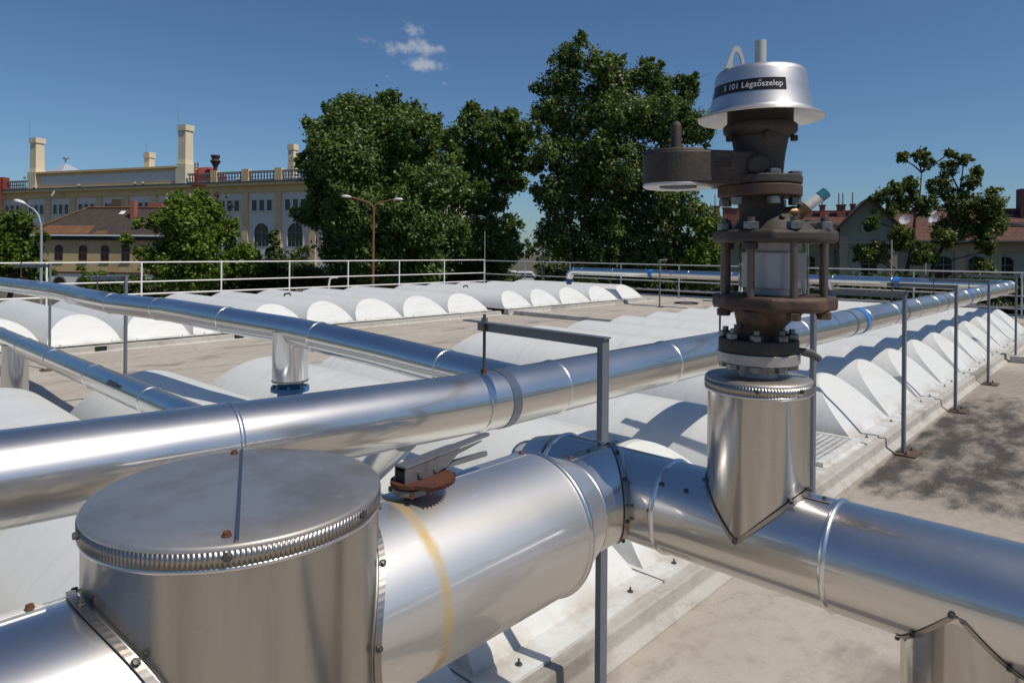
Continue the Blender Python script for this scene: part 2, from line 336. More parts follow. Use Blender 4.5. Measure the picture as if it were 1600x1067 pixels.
# ------------------------------------------------------------------ setting: ground, roof deck, curbs
GZ = -3.2
struct(MB().span(-900, 900, -900, 900, GZ - .5, GZ).build('ground', plain('ground_earth', (.10, .09, .06), .95, 0, .35, .12, 0, (.06, .08, .03), .8)))
RX0, RX1, RY0, RY1 = -9.0, 21.6, -9.0, 22.0
struct(MB().span(RX0 + .05, RX1 - .05, RY0 + .05, RY1 - .05, GZ, -.16).build('tank_wall', M['wallc']))
struct(MB().span(RX0, RX1, RY0, RY1, -.16, 0).build('roof_deck', M['deck']))
JX0, JX1 = 12.42, 12.62
def curb_profile(y0, y1, x0, x1, h=.105, cove=.05):
    # sloped foot, vertical face, flat top
    poly = [(0, y0 - cove, 0.002), (0, y0, .035), (0, y0 + .004, h), (0, y0 + .16, h), (0, y0 + .16, .002)]
    m = MB(); m.prism([(x0, p[1], p[2]) for p in poly], (x1 - x0, 0, 0))
    poly2 = [(y1 + cove, .002), (y1, .035), (y1 - .004, h), (y1 - .16, h), (y1 - .16, .002)]
    m.prism([(x0, a, b) for a, b in poly2], (x1 - x0, 0, 0)); return m
A0, A1 = 1.52, 6.86
struct(curb_profile(A0, A1, -4.0, JX0 - .02).build('dome_curb', M['curb'], bevel=.008))
struct(curb_profile(A0, A1, JX1 + .02, 17.6).build('dome_curb', M['curb'], bevel=.008))
B0, B1 = 11.58, 16.95
struct(curb_profile(B0, B1, -3.0, 12.05).build('dome_curb', M['curb'], bevel=.008))
struct(curb_profile(B0, B1, 12.30, 19.2).build('dome_curb', M['curb'], bevel=.008))
jm = MB().span(JX0, JX1, A1 + .06, B0 - .06, .002, .10).span(JX0, JX1, RY0 + .5, A0 - .06, .002, .10)
struct(jm.build('joint_curb', M['curb'], bevel=.008))
# drain slots in the far curb
for dx in (3.2, 5.35):
    struct(MB().span(dx, dx + .16, B0 - .012, B0 + .01, .028, .098).build('drain_slot', M['black']))

# ------------------------------------------------------------------ barrel domes
LD = 5.06; HD = .41; CD = .515
def dome_parts(chord=CD):
    R = (HD * HD + chord * chord) / (2 * HD); n = 28
    a0 = math.asin(min(1, chord / R)); 
    xs = [R * sin(-a0 + 2 * a0 * i / n) for i in range(n + 1)]
    zs = [max(0.0, sqrt(max(0, R * R - x * x)) - (R - HD)) for x in xs]
    shell = MB(); vs = []; fs = []
    K = 6
    for x, z in zip(xs, zs):
        for k in range(K + 1):
            y0 = z * .97; y1 = LD - z * .97
            vs.append((x, y0 + (y1 - y0) * k / K, z))
    for i in range(n):
        for k in range(K): fs.append((i * (K + 1) + k, i * (K + 1) + k + 1, (i + 1) * (K + 1) + k + 1, (i + 1) * (K + 1) + k))
    shell.add(vs, fs)
    ends = []
    for side in (0, 1):
        e = MB(); vv = []; ff = []
        # fan in strips so the plate bulges a little
        J = 5
        for i, (x, z) in enumerate(zip(xs, zs)):
            for j in range(J + 1):
                q = z * j / J; bul = .012 * sin(pi * j / J) * (z / HD)
                y = q * .97 - bul
                if side: y = LD - y
                vv.append((x, y, q))
        for i in range(n):
            for j in range(J): ff.append((i * (J + 1) + j, (i + 1) * (J + 1) + j, (i + 1) * (J + 1) + j + 1, i * (J + 1) + j + 1))
        e.add(vv, ff); ends.append(e)
    return shell, ends
def make_dome(loc, label, group, pitch):
    t = thing('barrel_dome', loc, label, 'dome', group)
    sh, ends = dome_parts()
    sh.build('shell', M['grp'], t, local=True, smooth=True, angle=60)
    for e in ends: e.build('end_panel', M['grp'], t, local=True, smooth=True, angle=60)
    h = pitch / 2 - .006
    fl = MB().span(-h, h, -.125, LD + .125, -.013, .0008)
    fl.build('flange', M['grp'], t, local=True)
    for sx in (-.36, .36):
        b = MB().lathe((sx, -.07, 0), [(.013, 0), (.013, .005), (.004, .006), (.004, .022), (0, .022)], 8); b.build('anchor_bolt', M['screw'], t, local=True)
    return t
GA = 'white barrel domes of the near row'; GB = 'white barrel domes of the far row'
ORD = ['first', 'second', 'third', 'fourth', 'fifth', 'sixth', 'seventh', 'eighth', 'ninth', 'tenth', 'eleventh', 'twelfth']
ZF = .119
P1 = 1.095
left_of = [4.35, 3.255, 2.16, 1.065, -.03, -1.125, -2.22]
right_of = [6.31 + P1 * k for k in range(10)]
d0 = None
def place_dome(proto, x, y, label, group):
    c = copy_tree(proto); c.location = (x, y, ZF); c['label'] = label; c['group'] = group; return c
for i, x in enumerate(left_of):
    lab = f'white barrel dome of the near row, {ORD[i]} one left of the flat grating'
    if d0 is None: d0 = make_dome((x, 1.70, ZF), lab, GA, P1)
    else: place_dome(d0, x, 1.70, lab, GA)
for i, x in enumerate(right_of):
    place_dome(d0, x, 1.70, f'white barrel dome of the near row, {ORD[i]} one right of the flat grating', GA)
P2 = 1.095
d1 = None
FEET = [11.78, 10.45, 9.15, 7.92, 6.82, 5.72, 4.67, 3.62, 2.57, 1.5, .42, -.66, -1.75]
for i in range(12):
    wd = FEET[i] - FEET[i + 1]
    x = (FEET[i] + FEET[i + 1]) / 2 + .5 * .06
    lab = f'white barrel dome of the far row, {ORD[i]} one left of the joint curb'
    if d1 is None: d1 = make_dome((x, 11.78, ZF + .02), lab, GB, P2); c = d1
    else:
        c = place_dome(d1, x, 11.78, lab, GB); c.location.z = ZF + .02
    c.scale.x = wd / P2
for i, (xa, xb) in enumerate(((12.36, 13.42), (13.46, 14.62), (14.66, 16.0), (16.04, 17.4), (17.44, 18.8))):
    c = place_dome(d1, (xa + xb) / 2, 11.78, f'white barrel dome of the far row, {ORD[i]} one right of the joint curb', GB); c.location.z = ZF + .02; c.scale.x = (xb - xa + .04) / P2
# lifting eyes: small black handles on two far domes
for (x, y) in ((7.6, 13.9), (13.0, 13.9)):
    q = MB(); q.tube([(x - .07, y, .552), (x - .06, y, .60), (x + .06, y, .61), (x + .09, y, .56)], .018, 8)
    tag(q.build('lifting_handle', M['black'], smooth=True), 'small black lifting handle on a ridge in the far row, ' + ('nearer the long left pipe' if x < 10 else 'near the far pipe elbow'), 'handle')
# flat white grating between two near domes
gr = thing('flat_grating', (5.32, 1.7, ZF), 'flat white perforated grating lying between two near domes', 'grating')
g = MB(); x0, x1, y0, y1 = 4.905, 5.745, 1.62, 6.8
g.span(x0, x1, y0, y0 + .05, ZF, ZF + .03).span(x0, x1, y1 - .05, y1, ZF, ZF + .03).span(x0, x0 + .04, y0 + .05, y1 - .05, ZF, ZF + .03).span(x1 - .04, x1, y0 + .05, y1 - .05, ZF, ZF + .03)
g.build('grating_frame', M['grp'], gr)
g = MB(); k = x0 + .04
while k < x1 - .05:
    g.span(k + .022, k + .038, y0 + .05, y1 - .05, ZF + .004, ZF + .026); k += .038
k = y0 + .05
while k < y1 - .06:
    g.span(x0 + .04, x1 - .04, k + .026, k + .044, ZF + .005, ZF + .025); k += .046
g.build('grating_bars', M['grp'], gr, kind='stuff')
MB().span(x0, x1, y0 - .03, y1 + .03, ZF - .014, ZF - .001).build('flange', M['grp'], gr)

# ------------------------------------------------------------------ pipe runs
def along(pts, s):
    """point and tangent at arc length s"""
    acc = 0
    for a, b in zip(pts[:-1], pts[1:]):
        d = (b - a).length
        if acc + d >= s or b is pts[-1]: return a + (b - a) * ((s - acc) / d), (b - a).normalized()
        acc += d
def smooth_path(pts, step=.12):
    """Catmull-Rom through the points"""
    pts = [Vector(p) for p in pts]; o = []
    for i in range(len(pts) - 1):
        p0 = pts[max(i - 1, 0)]; p1 = pts[i]; p2 = pts[i + 1]; p3 = pts[min(i + 2, len(pts) - 1)]
        n = max(1, int((p2 - p1).length / step))
        for k in range(n):
            t = k / n
            o.append(.5 * ((2 * p1) + (p2 - p0) * t + (2 * p0 - 5 * p1 + 4 * p2 - p3) * t * t + (3 * p1 - p0 - 3 * p2 + p3) * t ** 3))
    o.append(pts[-1]); return o
def bead(c, ax, r, mat, parent, name='seam_band', w=.010, h=.0045, n=48):
    q = MB(); prof = [(r - .001, -w), (r + h * .75, -w * .55), (r + h, 0), (r + h * .75, w * .55), (r - .001, w)]
    q.lathe(c, prof, n, axis=ax); q.f = [f for f in q.f if len(f) == 4]
    return q.build(name, mat, parent, smooth=True, angle=80)
def run(parent, pts, r, seams, mat, n=48, beadw=.009, beadh=.004, capped=True):
    """pipe of several jacket sections joined at seams (arc lengths); each section is a part, each seam a bead"""
    pts = [Vector(p) for p in pts]; tot = sum((b - a).length for a, b in zip(pts[:-1], pts[1:]))
    cuts = [0] + sorted(seams) + [tot]
    accs = [0]
    for a, b in zip(pts[:-1], pts[1:]): accs.append(accs[-1] + (b - a).length)
    for i, (s0, s1) in enumerate(zip(cuts[:-1], cuts[1:])):
        sec = [along(pts, s0)[0]] + [p for p, s in zip(pts, accs) if s0 + .004 < s < s1 - .004] + [along(pts, s1)[0]]
        dr = .0012 * (i % 2)
        MB().tube(sec, r + dr, n, caps=True).build('pipe_section', mat, parent, smooth=True, angle=40)
    for s in seams:
        p, tn = along(pts, s); bead(p, tn, r + .001, M['bead'], parent, w=beadw, h=beadh, n=n)

# --- long pipe over the near row, pipe A
PA = [(-2.6, 2.14, 1.10), (.35, 2.085, 1.02), (1.86, 2.01, .977), (2.03, 2.0, .974), (6, 2.0, .957), (12.9, 2.0, .945), (17.1, 2.0, .935)]
PA = [Vector(p) for p in PA]
XD = 17.68
elbow = [Vector((17.1 + .52 * sin(a), 2.0 + .52 - .52 * cos(a), .935)) for a in [pi / 2 * k / 8 for k in range(1, 9)]]
tA = thing('long_header_pipe', (0, 2.1, 1.02), 'long silver header pipe running over the near dome row on hanger posts', 'pipe')
pathA = PA + elbow + [Vector((XD - .06, 3.2, .935))]
def arcs(path, xs): # arc length where path reaches X
    o = []; acc = 0
    for a, b in zip(path[:-1], path[1:]):
        for x in xs:
            if a.x <= x < b.x: o.append(acc + (b - a).length * (x - a.x) / (b.x - a.x))
        acc += (b - a).length
    return o
seamA = arcs(pathA, [-1.2, .93, 1.93, 2.42, 3.42, 4.4, 5.4, 7.05, 8.0, 9.0, 9.9, 10.9, 11.9, 12.9, 13.9, 14.9, 15.9, 16.8, 17.3, 17.52])
run(tA, pathA, .12, seamA, M['alu'], n=64)
def tapeband(parent, path, s, r, w, mat, name):
    p, tn = along(path, s); q = MB(); q.lathe(p, [(r, -w / 2), (r + .003, -w / 2), (r + .003, w / 2), (r, w / 2)], 48, axis=tn)
    q.f = [f for f in q.f if len(f) == 4]; return q.build(name, mat, parent, smooth=True, angle=40)
M['ringband'] = plain('blue_grey_band_metal', (.20, .235, .29), .34, .7, .15, 10, .05)
for s in arcs(pathA, [6.92, 12.2]): tapeband(tA, pathA, s, .1225, .09, M['tape'], 'blue_tape_band')
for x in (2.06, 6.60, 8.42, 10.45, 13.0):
    for s in arcs(pathA, [x]): tapeband(tA, pathA, s, .1210, .05, M['ringband'], 'ring_band')  # blue-grey bands round the pipe near the hanger rods
# --- far return pipe D
tD = thing('far_return_pipe', (XD, 8, .94), 'thin far silver pipe beside the right railing ending in a downturned elbow', 'pipe')
PD = [Vector((XD - .06, 3.2, .935)), Vector((XD - .06, 8, .945)), Vector((XD - .06, 13.6, .955))]
PD += [Vector((XD - .06, 13.6 + .26 * sin(a), .695 + .26 * cos(a))) for a in [pi / 2 * k / 6 for k in range(1, 7)]]
run(tD, PD, .118, [1.1, 2.4, 3.7, 5.0, 6.3, 7.6, 8.9, 10.1, 10.42, 10.6], M['alu_far'], n=32)
for y in (4.2, 10.75): tapeband(tD, PD, y - 3.2, .1205, .13, M['tape'], 'blue_tape_band')
MB().lathe((XD - .06, 13.86, .50), [(.09, 0), (.09, .09), (.17, .09), (.17, .13), (.10, .13), (.10, .2)], 24).build('elbow_flange', M['blue'], tD, smooth=True, angle=30)
# drop of D onto the grating row
MB().tube([(XD - .06, 5.7, .93), (XD - .06, 5.7, .62)], .1, 24).build('drop_pipe', M['alu_far'], tD, smooth=True, angle=40)
MB().lathe((XD - .06, 5.7, .42), [(.08, 0), (.08, .1), (.15, .1), (.15, .14), (.09, .14), (.09, .22)], 24).build('drop_flange', M['blue'], tD, smooth=True, angle=30)
# --- left upper pipe E
tE = thing('left_branch_pipe', (2.5, 5, .97), 'silver branch pipe crossing over the near row towards the left railing', 'pipe')
PE = [at(820, 588, 3.05), at(695, 574, 3.475), at(600, 550, 3.8), at(500, 527, 4.16), at(455, 517, 4.42), at(355, 500, 4.87), at(270, 485, 5.5), at(177, 474, 6.1), at(130, 464.5, 6.75), at(100, 457, 7.35), at(40, 448.5, 8.35), at(0, 443.5, 9.2), at(-120, 436, 11.6)]
PE[0] = Vector((2.28, 2.02, .985))
lenE = [0]
for a, b in zip(PE[:-1], PE[1:]): lenE.append(lenE[-1] + (b - a).length)
def sE(px):
    tb = [820, 695, 600, 500, 455, 355, 270, 177, 130, 100, 40, 0, -120]
    for i in range(len(tb) - 1):
        if tb[i] >= px >= tb[i + 1]: return lenE[i] + (lenE[i + 1] - lenE[i]) * (tb[i] - px) / (tb[i] - tb[i + 1])
run(tE, PE, .091, [sE(p) for p in (700, 500, 356, 252, 178, 118, 70, 30, -30)], M['alu_far'], n=48, beadw=.007)
c = along(PE, sE(455))[0]
q = MB().tube([c, (c.x, c.y, c.z - .325)], .112, 48)
q.build('drop_pipe', M['alu_far'], tE, smooth=True, angle=40)
bead((c.x, c.y, c.z - .32), (0, 0, 1), .112, M['strap'], tE, 'drop_rim', w=.008)
zf = c.z - .325
MB().lathe((c.x, c.y, zf - .17), [(.08, .0), (.08, .108), (.121, .108), (.121, .133), (.080, .142), (.068, .158), (.068, .176)], 36).build('drop_flange', M['blue'], tE, smooth=True, angle=30)
for k in range(8):
    a = k * pi / 4 + .2
    MB().lathe((c.x + .101 * cos(a), c.y + .101 * sin(a), zf - .037), [(.010, 0), (.012, .014), (0, .016)], 6).build('flange_bolt', M['nut'], tE)
p, tn = along(PE, sE(83)); MB().box(p + Vector((-.064, -.064, .03)), (.012, .16, .05), (Vector((.8, .5, 0)).normalized(), tn, tn.cross(Vector((.8, .5, 0)).normalized()).normalized())).build('label_plate', M['sticker'], tE)
# --- left lower pipe F
tF = thing('left_lower_pipe', (1.57, 5, .64), 'thinner silver pipe low at the left edge passing behind the long header pipe', 'pipe')
PF = [Vector((1.56, 2.02, .93)), Vector((1.56, 2.3, .70)), Vector((1.56, 2.55, .645)), Vector((1.57, 5, .642)), Vector((1.575, 7.97, .642)), Vector((1.58, 11.5, .65))]
run(tF, PF, .085, [1.05, 1.62, 2.6, 3.75, 4.85, 5.9, 7.1, 8.3], M['alu_far'], n=40, beadw=.007)
MB().tube([(1.575, 8.25, .62), (1.575, 8.25, .13)], .115, 40).build('drop_pipe', M['alu_far'], tF, smooth=True, angle=40)
MB().span(1.44, 1.71, 8.11, 8.39, .003, .13).build('plinth', M['wallc'], tF)
MB().box((1.482, 5.0, .70), (.004, .16, .035), (Vector((.75, 0, -.66)), Vector((0, 1, 0)), Vector((.66, 0, .75)))).build('label_plate', M['sticker'], tF)

# ------------------------------------------------------------------ foreground duct: B, C, tank
ZC = .90; XC = 1.674; YB = 1.14; RC = .122; RB = .178
duct = thing('vent_duct', (XC, YB, ZC), 'large silver foreground duct with tee, reducer, riser and yellow stained band', 'duct')
TX, TY, TR = .538, 1.14, .233
# big section from tank to reducer
MB().tube([(TX + .10, YB, ZC), (1.325, YB, ZC)], RB, 96, caps=False).build('duct_section', M['alu_b'], duct, smooth=True, angle=40)
bead((1.322, YB, ZC), (1, 0, 0), RB, M['alu'], duct, w=.009, h=.006, n=96)
MB().lathe((0, YB, ZC), [(RB - .001, 1.325), (RB - .004, 1.335), (.134, 1.445), (RC + .006, 1.45)], 96, axis=(1, 0, 0)).build('reducer', M['alu_b'], duct, smooth=True, angle=30)
bead((1.448, YB, ZC), (1, 0, 0), RC + .010, M['alu'], duct, w=.008, h=.004, n=96)
MB().tube([(1.445, YB, ZC), (XC, YB, ZC)], RC + .008, 96, caps=False).build('duct_neck', M['alu'], duct, smooth=True, angle=40)
# cross run C with downturned far end and near end running out to the right
be = [Vector((XC, 1.33 + .17 * sin(a), ZC - .17 + .17 * cos(a))) for a in (0, pi / 6, pi / 3, pi / 2)]
pathC = [Vector((XC, -2.2, ZC)), Vector((XC, .0, ZC)), Vector((XC, 1.33, ZC))] + be[1:] + [Vector((XC, 1.50, .50))]
run(duct, pathC, RC, [1.6, 2.2 + .515, 2.2 + .945, 2.2 + 1.33, 2.2 + 1.33 + .088 + .0], M['alu'], n=96, beadw=.008, beadh=.0055)
# V saddle strips: helper for two equal pipes
def vstrip(name, fn, n, width, off, mat, parent):
    q = MB(); vs = []
    for i in range(n + 1):
        a, b = fn(i / n); vs += [a, b]
    fs = [(2 * i, 2 * i + 1, 2 * i + 3, 2 * i + 2) for i in range(n)]
    q.add(vs, fs); o = q.build(name, mat, parent)
    so = o.modifiers.new('thickness', 'SOLIDIFY'); so.thickness = .0018; so.offset = 1
    return o
RX, RY, RR = XC, .711, .1215
def riser_strip(t):
    a = 2 * pi * t; r = RR + .003; z = ZC + RC * abs(sin(a))
    return Vector((RX + r * cos(a), RY + r * sin(a), z + .0015)), Vector((RX + r * cos(a), RY + r * sin(a), z + .013))
# riser along z from C
MB().tube([(RX, RY, ZC), (RX, RY, 1.268)], RR, 96, caps=False).build('riser_jacket', M['alu_warm'], duct, smooth=True, angle=40)
vstrip('saddle_strip', riser_strip, 240, .02, 0, M['strap'], duct)
def screw(p, nrm, parent, mat=None, r=.0050):
    MB().lathe(p, [(r * 1.25, 0), (r * 1.25, .0012), (r, .002), (r * .9, .006), (0, .007)], 8, axis=nrm).build('screw', mat or M['screw'], parent)
for a in (0.02, 1.0, 2.1, -1.0, -2.1, 3.14, -.55, -1.55):
    z = ZC + RC * abs(sin(a)) + .012
    screw((RX + (RR + .005) * cos(a), RY + (RR + .005) * sin(a), z), (cos(a), sin(a), 0), duct)
sa = atan2(-.30, .95)    # vertical lap of the riser, right hand side
sa = atan2(RGT[1], RGT[0]) + .18
for z in (1.225, 1.135, 1.075, .99): screw((RX + RR * cos(sa), RY + RR * sin(sa), z), (cos(sa), sin(sa), 0), duct, r=.0052)
MB().box((RX + (RR + .001) * cos(sa), RY + (RR + .001) * sin(sa), 1.12), (.003, .022, .29), (Vector((cos(sa), sin(sa), 0)), Vector((-sin(sa), cos(sa), 0)), Vector((0, 0, 1)))).build('lap_seam', M['alu_warm'], duct)
# lower leg from C to the roof
LX, LY, LR = XC, .262, .1215
MB().tube([(LX, LY, ZC), (LX, LY, .003)], LR + .0006, 96, caps=False).build('leg_jacket', M['alu_warm'], duct, smooth=True, angle=40)
def leg_strip(t):
    a = 2 * pi * t; r = RC + .003
    rad = Vector((cos(a), 0, -abs(sin(a)))); p = Vector((LX, LY + RC * sin(a), ZC)) + rad * r
    d = 1 if sin(a) >= 0 else -1
    return p - Vector((0, d * .003, 0)), p + Vector((0, d * .009, 0))
vstrip('saddle_strip', leg_strip, 160, .02, 0, M['strap'], duct)
for a in (pi, pi * .8, pi * 1.2, pi * .65, pi * 1.35):
    y = RC * sin(a); rad = Vector((cos(a), 0, -abs(sin(a))))
    screw(Vector((LX, LY + y + (.009 if y >= 0 else -.009), ZC)) + rad * (RC + .005), rad, duct)
# tee collar between B's neck and C
def tee_strip(t):
    a = 2 * pi * t; r = RC + .010
    y = cos(a) * RC; z = sin(a) * RC; x = -sqrt(max(0, RC * RC - y * 0 - z * z)) if False else -sqrt(max(0.0, RC * RC - z * z))
    p = Vector((XC + x - .001, YB + cos(a) * r, ZC + sin(a) * r))
    return p, p + Vector((-.022, 0, 0))
vstrip('tee_collar', tee_strip, 160, .02, 0, M['strap'], duct)
for a in (.1, .75, 1.35, 1.9, 2.5, 3.3, 3.9, 4.6, 5.4):
    z = sin(a) * RC; x = -sqrt(max(0, RC * RC - z * z))
    screw((XC + x - .012, YB + cos(a) * (RC + .012), ZC + sin(a) * (RC + .012)), (0, cos(a), sin(a)), duct)
# lap seams with screws along the tops
MB().box((1.585, YB + .012, ZC + RC + .0085), (.25, .028, .003)).build('lap_seam', M['alu'], duct)
for x in (1.475, 1.56, 1.655): screw((x, YB + .012, ZC + RC + .0095), (0, 0, 1), duct, M['rustscrew'] if x < 1.5 else M['screw'])
MB().box((1.02, YB + .03, ZC + RB - .0015), (.56, .03, .003)).build('lap_seam', M['alu_b'], duct)
for x in (.80, 1.06, 1.295): screw((x, YB + .03, ZC + RB), (0, .15, 1), duct, M['rustscrew'], .0055)
for y in (.93, .86): screw((XC - RC * .72, y, ZC + RC * .70), (-.72, 0, .70), duct)
for y in (1.02, 1.06, .97): screw((XC - RC * .97, y - .02, ZC + .02), (-1, 0, .1), duct)
screw((XC - .01, .545, ZC + RC + .002), (0, 0, 1), duct)
MB().box((XC - .012, .585, ZC + RC + .001), (.022, .11, .003)).build('lap_seam', M['alu'], duct)
def lid(parent, x, y, z, r, n, skirt, mat_top, mat_skirt, seamdir=None, nm='lid'):
    # flat plate with rolled edge
    MB().lathe((x, y, z), [(0, .0), (r * .6, .0), (r - .004, -.0015), (r, -.005), (r, -.010), (r - .003, -.012), (0, -.012)], 128).build(nm, mat_top, parent, smooth=True, angle=50)
    q = MB(); vs = []; fs = []; K = n * 4
    for j in range(K):
        ph = (j % 4) / 4; a = 2 * pi * j / K; rr2 = r + .0005 + .0010 * sin(2 * pi * ph)
        vs += [(x + rr2 * cos(a), y + rr2 * sin(a), z - .0095), (x + rr2 * cos(a), y + rr2 * sin(a), z - skirt)]
    for j in range(K): k = (j + 1) % K; fs.append((2 * j, 2 * k, 2 * k + 1, 2 * j + 1))
    q.add(vs, fs); o = q.build(nm + '_crimped_skirt', mat_skirt, parent, smooth=True, angle=80)
    so = o.modifiers.new('thickness', 'SOLIDIFY'); so.thickness = .0015
    bead((x, y, z - skirt - .004), (0, 0, 1), r - .003, M['alu'], parent, nm + '_rim', w=.005, h=.004, n=96)
lid(duct, RX, RY, 1.291, .128, 110, .030, M['lid'], M['strap'], nm='riser_lid')
for a in (-1.9, -2.75, -1.0): screw((RX + .130 * cos(a), RY + .130 * sin(a), 1.274), (cos(a), sin(a), 0), duct, r=.005)

# tank
tank = thing('vent_tank', (TX, TY, 0), 'fat upright silver drum with dull seamed lid in the foreground', 'drum')
MB().tube([(TX, TY, .003), (TX, TY, 1.163)], TR, 160, caps=False).build('drum_jacket', M['alu_tank'], tank, smooth=True, angle=40)
lid(tank, TX, TY, 1.188, .2375, 210, .032, M['lid'], M['strap'])
sd = Vector((-TX - .02, -TY, 0)).normalized(); sn = Vector((-sd.y, sd.x, 0))
MB().box((TX, TY, 1.1885), (.466, .0055, .004), (sd, sn, Vector((0, 0, 1)))).build('lid_seam', M['strap'], tank)
for e, s in ((.205, -.014), (-.215, -.014)):
    p = Vector((TX, TY, 1.1875)) + sd * e + sn * s; screw(p, (0, 0, 1), tank, M['rustscrew'], .0062)
for a in (atan2(sd.y, sd.x) - .05, atan2(sd.y, sd.x) + .9, atan2(sd.y, sd.x) - 1.2):
    screw((TX + .2395 * cos(a), TY + .2395 * sin(a), 1.171), (cos(a), sin(a), 0), tank, r=.006)
# inlet pipe of the tank on the left
MB().tube([(-1.9, TY, ZC), (TX - .10, TY, ZC)], RB, 96, caps=True).build('inlet_pipe', M['alu'], tank, smooth=True, angle=40)
bead((.05 - .4, TY, ZC), (1, 0, 0), RB, M['alu'], tank, w=.009, h=.005, n=96)
MB().box((-.2, TY + .04, ZC + RB - .004), (.92, .045, .004), (Vector((1, 0, 0)), Vector((0, .97, -.22)), Vector((0, .22, .97)))).build('lap_seam', M['alu'], tank)
for x in (.245, .18, .02): screw((x, TY + .04, ZC + RB - .002), (0, .2, 1), tank, M['rustscrew'], .0055)
def collar(sign):
    def fn(t):
        a = 2 * pi * t; rp = RB + .003 + .0002 * (int(t * 200) % 2)
        y = cos(a) * rp; z = sin(a) * rp; x = sqrt(max(0, (TR + .002) ** 2 - y * y))
        n = Vector((x, y, 0)).normalized()
        p = Vector((TX + sign * x, TY + y, ZC + z))
        e = Vector((0, cos(a), sin(a)))
        return p + Vector((sign * .003, 0, 0)), p + Vector((sign * .016, 0, 0)) + e * .0015
    return fn
for sg in (-1, 1):
    vstrip('collar_strip', collar(sg), 200, .02, 0, M['strap'], tank)
    for k in range(9):
        a = 2 * pi * k / 9 + .26; y = cos(a) * RB; x = sqrt(TR * TR - y * y)
        screw((TX + sg * (x + .010), TY + cos(a) * (RB + .006), ZC + sin(a) * (RB + .006)), (0, cos(a), sin(a)), tank, r=.0055)
# vertical lap of the drum
for s_, tt in ((sa + .12, 0), (atan2(-RGT[1], -RGT[0]) - .30, 1)):
    MB().box((TX + (TR + .001) * cos(s_), TY + (TR + .001) * sin(s_), 1.115), (.003, .03, .085), (Vector((cos(s_), sin(s_), 0)), Vector((-sin(s_), cos(s_), 0)), Vector((0, 0, 1)))).build('lap_seam', M['alu_tank'], tank)
    screw((TX + (TR + .002) * cos(s_), TY + (TR + .002) * sin(s_), 1.13), (cos(s_), sin(s_), 0), tank, r=.006)

# lever damper on the duct
hx, hy, hz = .905, YB - .01, ZC + RB
lev = thing('damper_lever', (hx, hy, hz), 'rusty notched damper quadrant with grey squeeze lever on the big duct', 'lever')
MB().lathe((hx, hy, hz - .012), [(.014, 0), (.014, .055), (0, .055)], 16).build('spindle', M['rust'], lev, smooth=True)
MB().lathe((hx, hy, hz + .012), [(.038, 0), (.041, .003), (.041, .013), (.036, .016), (0, .016)], 32).build('hub', M['galv'], lev, smooth=True)
q = MB(); poly = []
for k in range(41):
    a = -1.9 + 2.6 * k / 40; r = .074 + (.006 if k % 2 else -.002); poly.append((hx + .018 + r * cos(a), hy + r * sin(a), hz + .030))
for k in range(15):
    a = .9 + (2 * pi - 2.6 - .4) * k / 14; poly.append((hx + .044 * cos(a), hy + .044 * sin(a), hz + .030))
q.prism(poly, (0, 0, .008)); q.build('notched_quadrant', M['rust'], lev)
def bar(p0, p1, w, h, mat, name, w1=None):
    p0 = Vector(p0); p1 = Vector(p1); d = (p1 - p0); ln = d.length; d.normalize(); s_ = Vector((0, 0, 1)).cross(d).normalized(); u = d.cross(s_)
    w1 = w1 or w; vs = []
    for p, ww in ((p0, w), (p0 + (p1 - p0) * .55, w), (p0 + (p1 - p0) * .62, w1), (p1 - d * .012, w1), (p1, w1 * .55)):
        for a, b in ((-1, -1), (1, -1), (1, 1), (-1, 1)): vs.append(p + s_ * (a * ww / 2) + u * (b * h / 2))
    fs = [(i * 4 + j, i * 4 + (j + 1) % 4, (i + 1) * 4 + (j + 1) % 4, (i + 1) * 4 + j) for i in range(4) for j in range(4)] + [(0, 1, 2, 3), (16, 17, 18, 19)]
    return MB().add(vs, fs).build(name, mat, lev, bevel=.002)
ld = Vector((.995, .06, -.005)).normalized()
h0 = Vector((hx - .03, hy, hz + .056))
# channel: top and two cheeks
ls = Vector((0, 0, 1)).cross(ld).normalized(); lu = ld.cross(ls)
bar(h0 + lu * .014, h0 + ld * .275 + lu * .030, .036, .005, M['galv'], 'lever_top', .024)
for s_ in (-1, 1):
    pl = [h0 + ls * (s_ * .0165) + ld * a + lu * b for a, b in ((0, .0115), (0, -.032), (.03, -.032), (.06, -.022), (.10, -.014), (.13, -.006), (.155, .010), (.235, .022), (.235, .0245))]
    MB().prism(pl, ls * (.003 * -s_)).build('lever_cheek', M['galv'], lev)
bar(h0 + ld * .09 - lu * .012, h0 + ld * .27 - lu * .016, .016, .010, M['galv'], 'trigger', .016)
MB().lathe(h0 + ld * .042 - lu * .006 - ls * .016, [(.0085, -.006), (.0085, .034), (0, .034)], 16, axis=ls).build('pivot_pin', M['nut'], lev)
MB().lathe(h0 + ld * .085 - lu * .008 - ls * .017, [(.005, -.003), (.005, .03), (0, .03)], 12, axis=ls).build('pivot_pin', M['nut'], lev)
MB().box(h0 - lu * .012 + ld * .004, (.006, .026, .036), (ld, ls, lu)).build('block', M['black'], lev)
for a in (-2.2, -1.2, 1.0, 2.4):
    MB().lathe((hx + .041 * cos(a), hy + .041 * sin(a), hz + .018), [(.006, 0), (.006, .006), (0, .007)], 8, axis=(cos(a), sin(a), 0)).build('set_screw', M['brass'], lev)

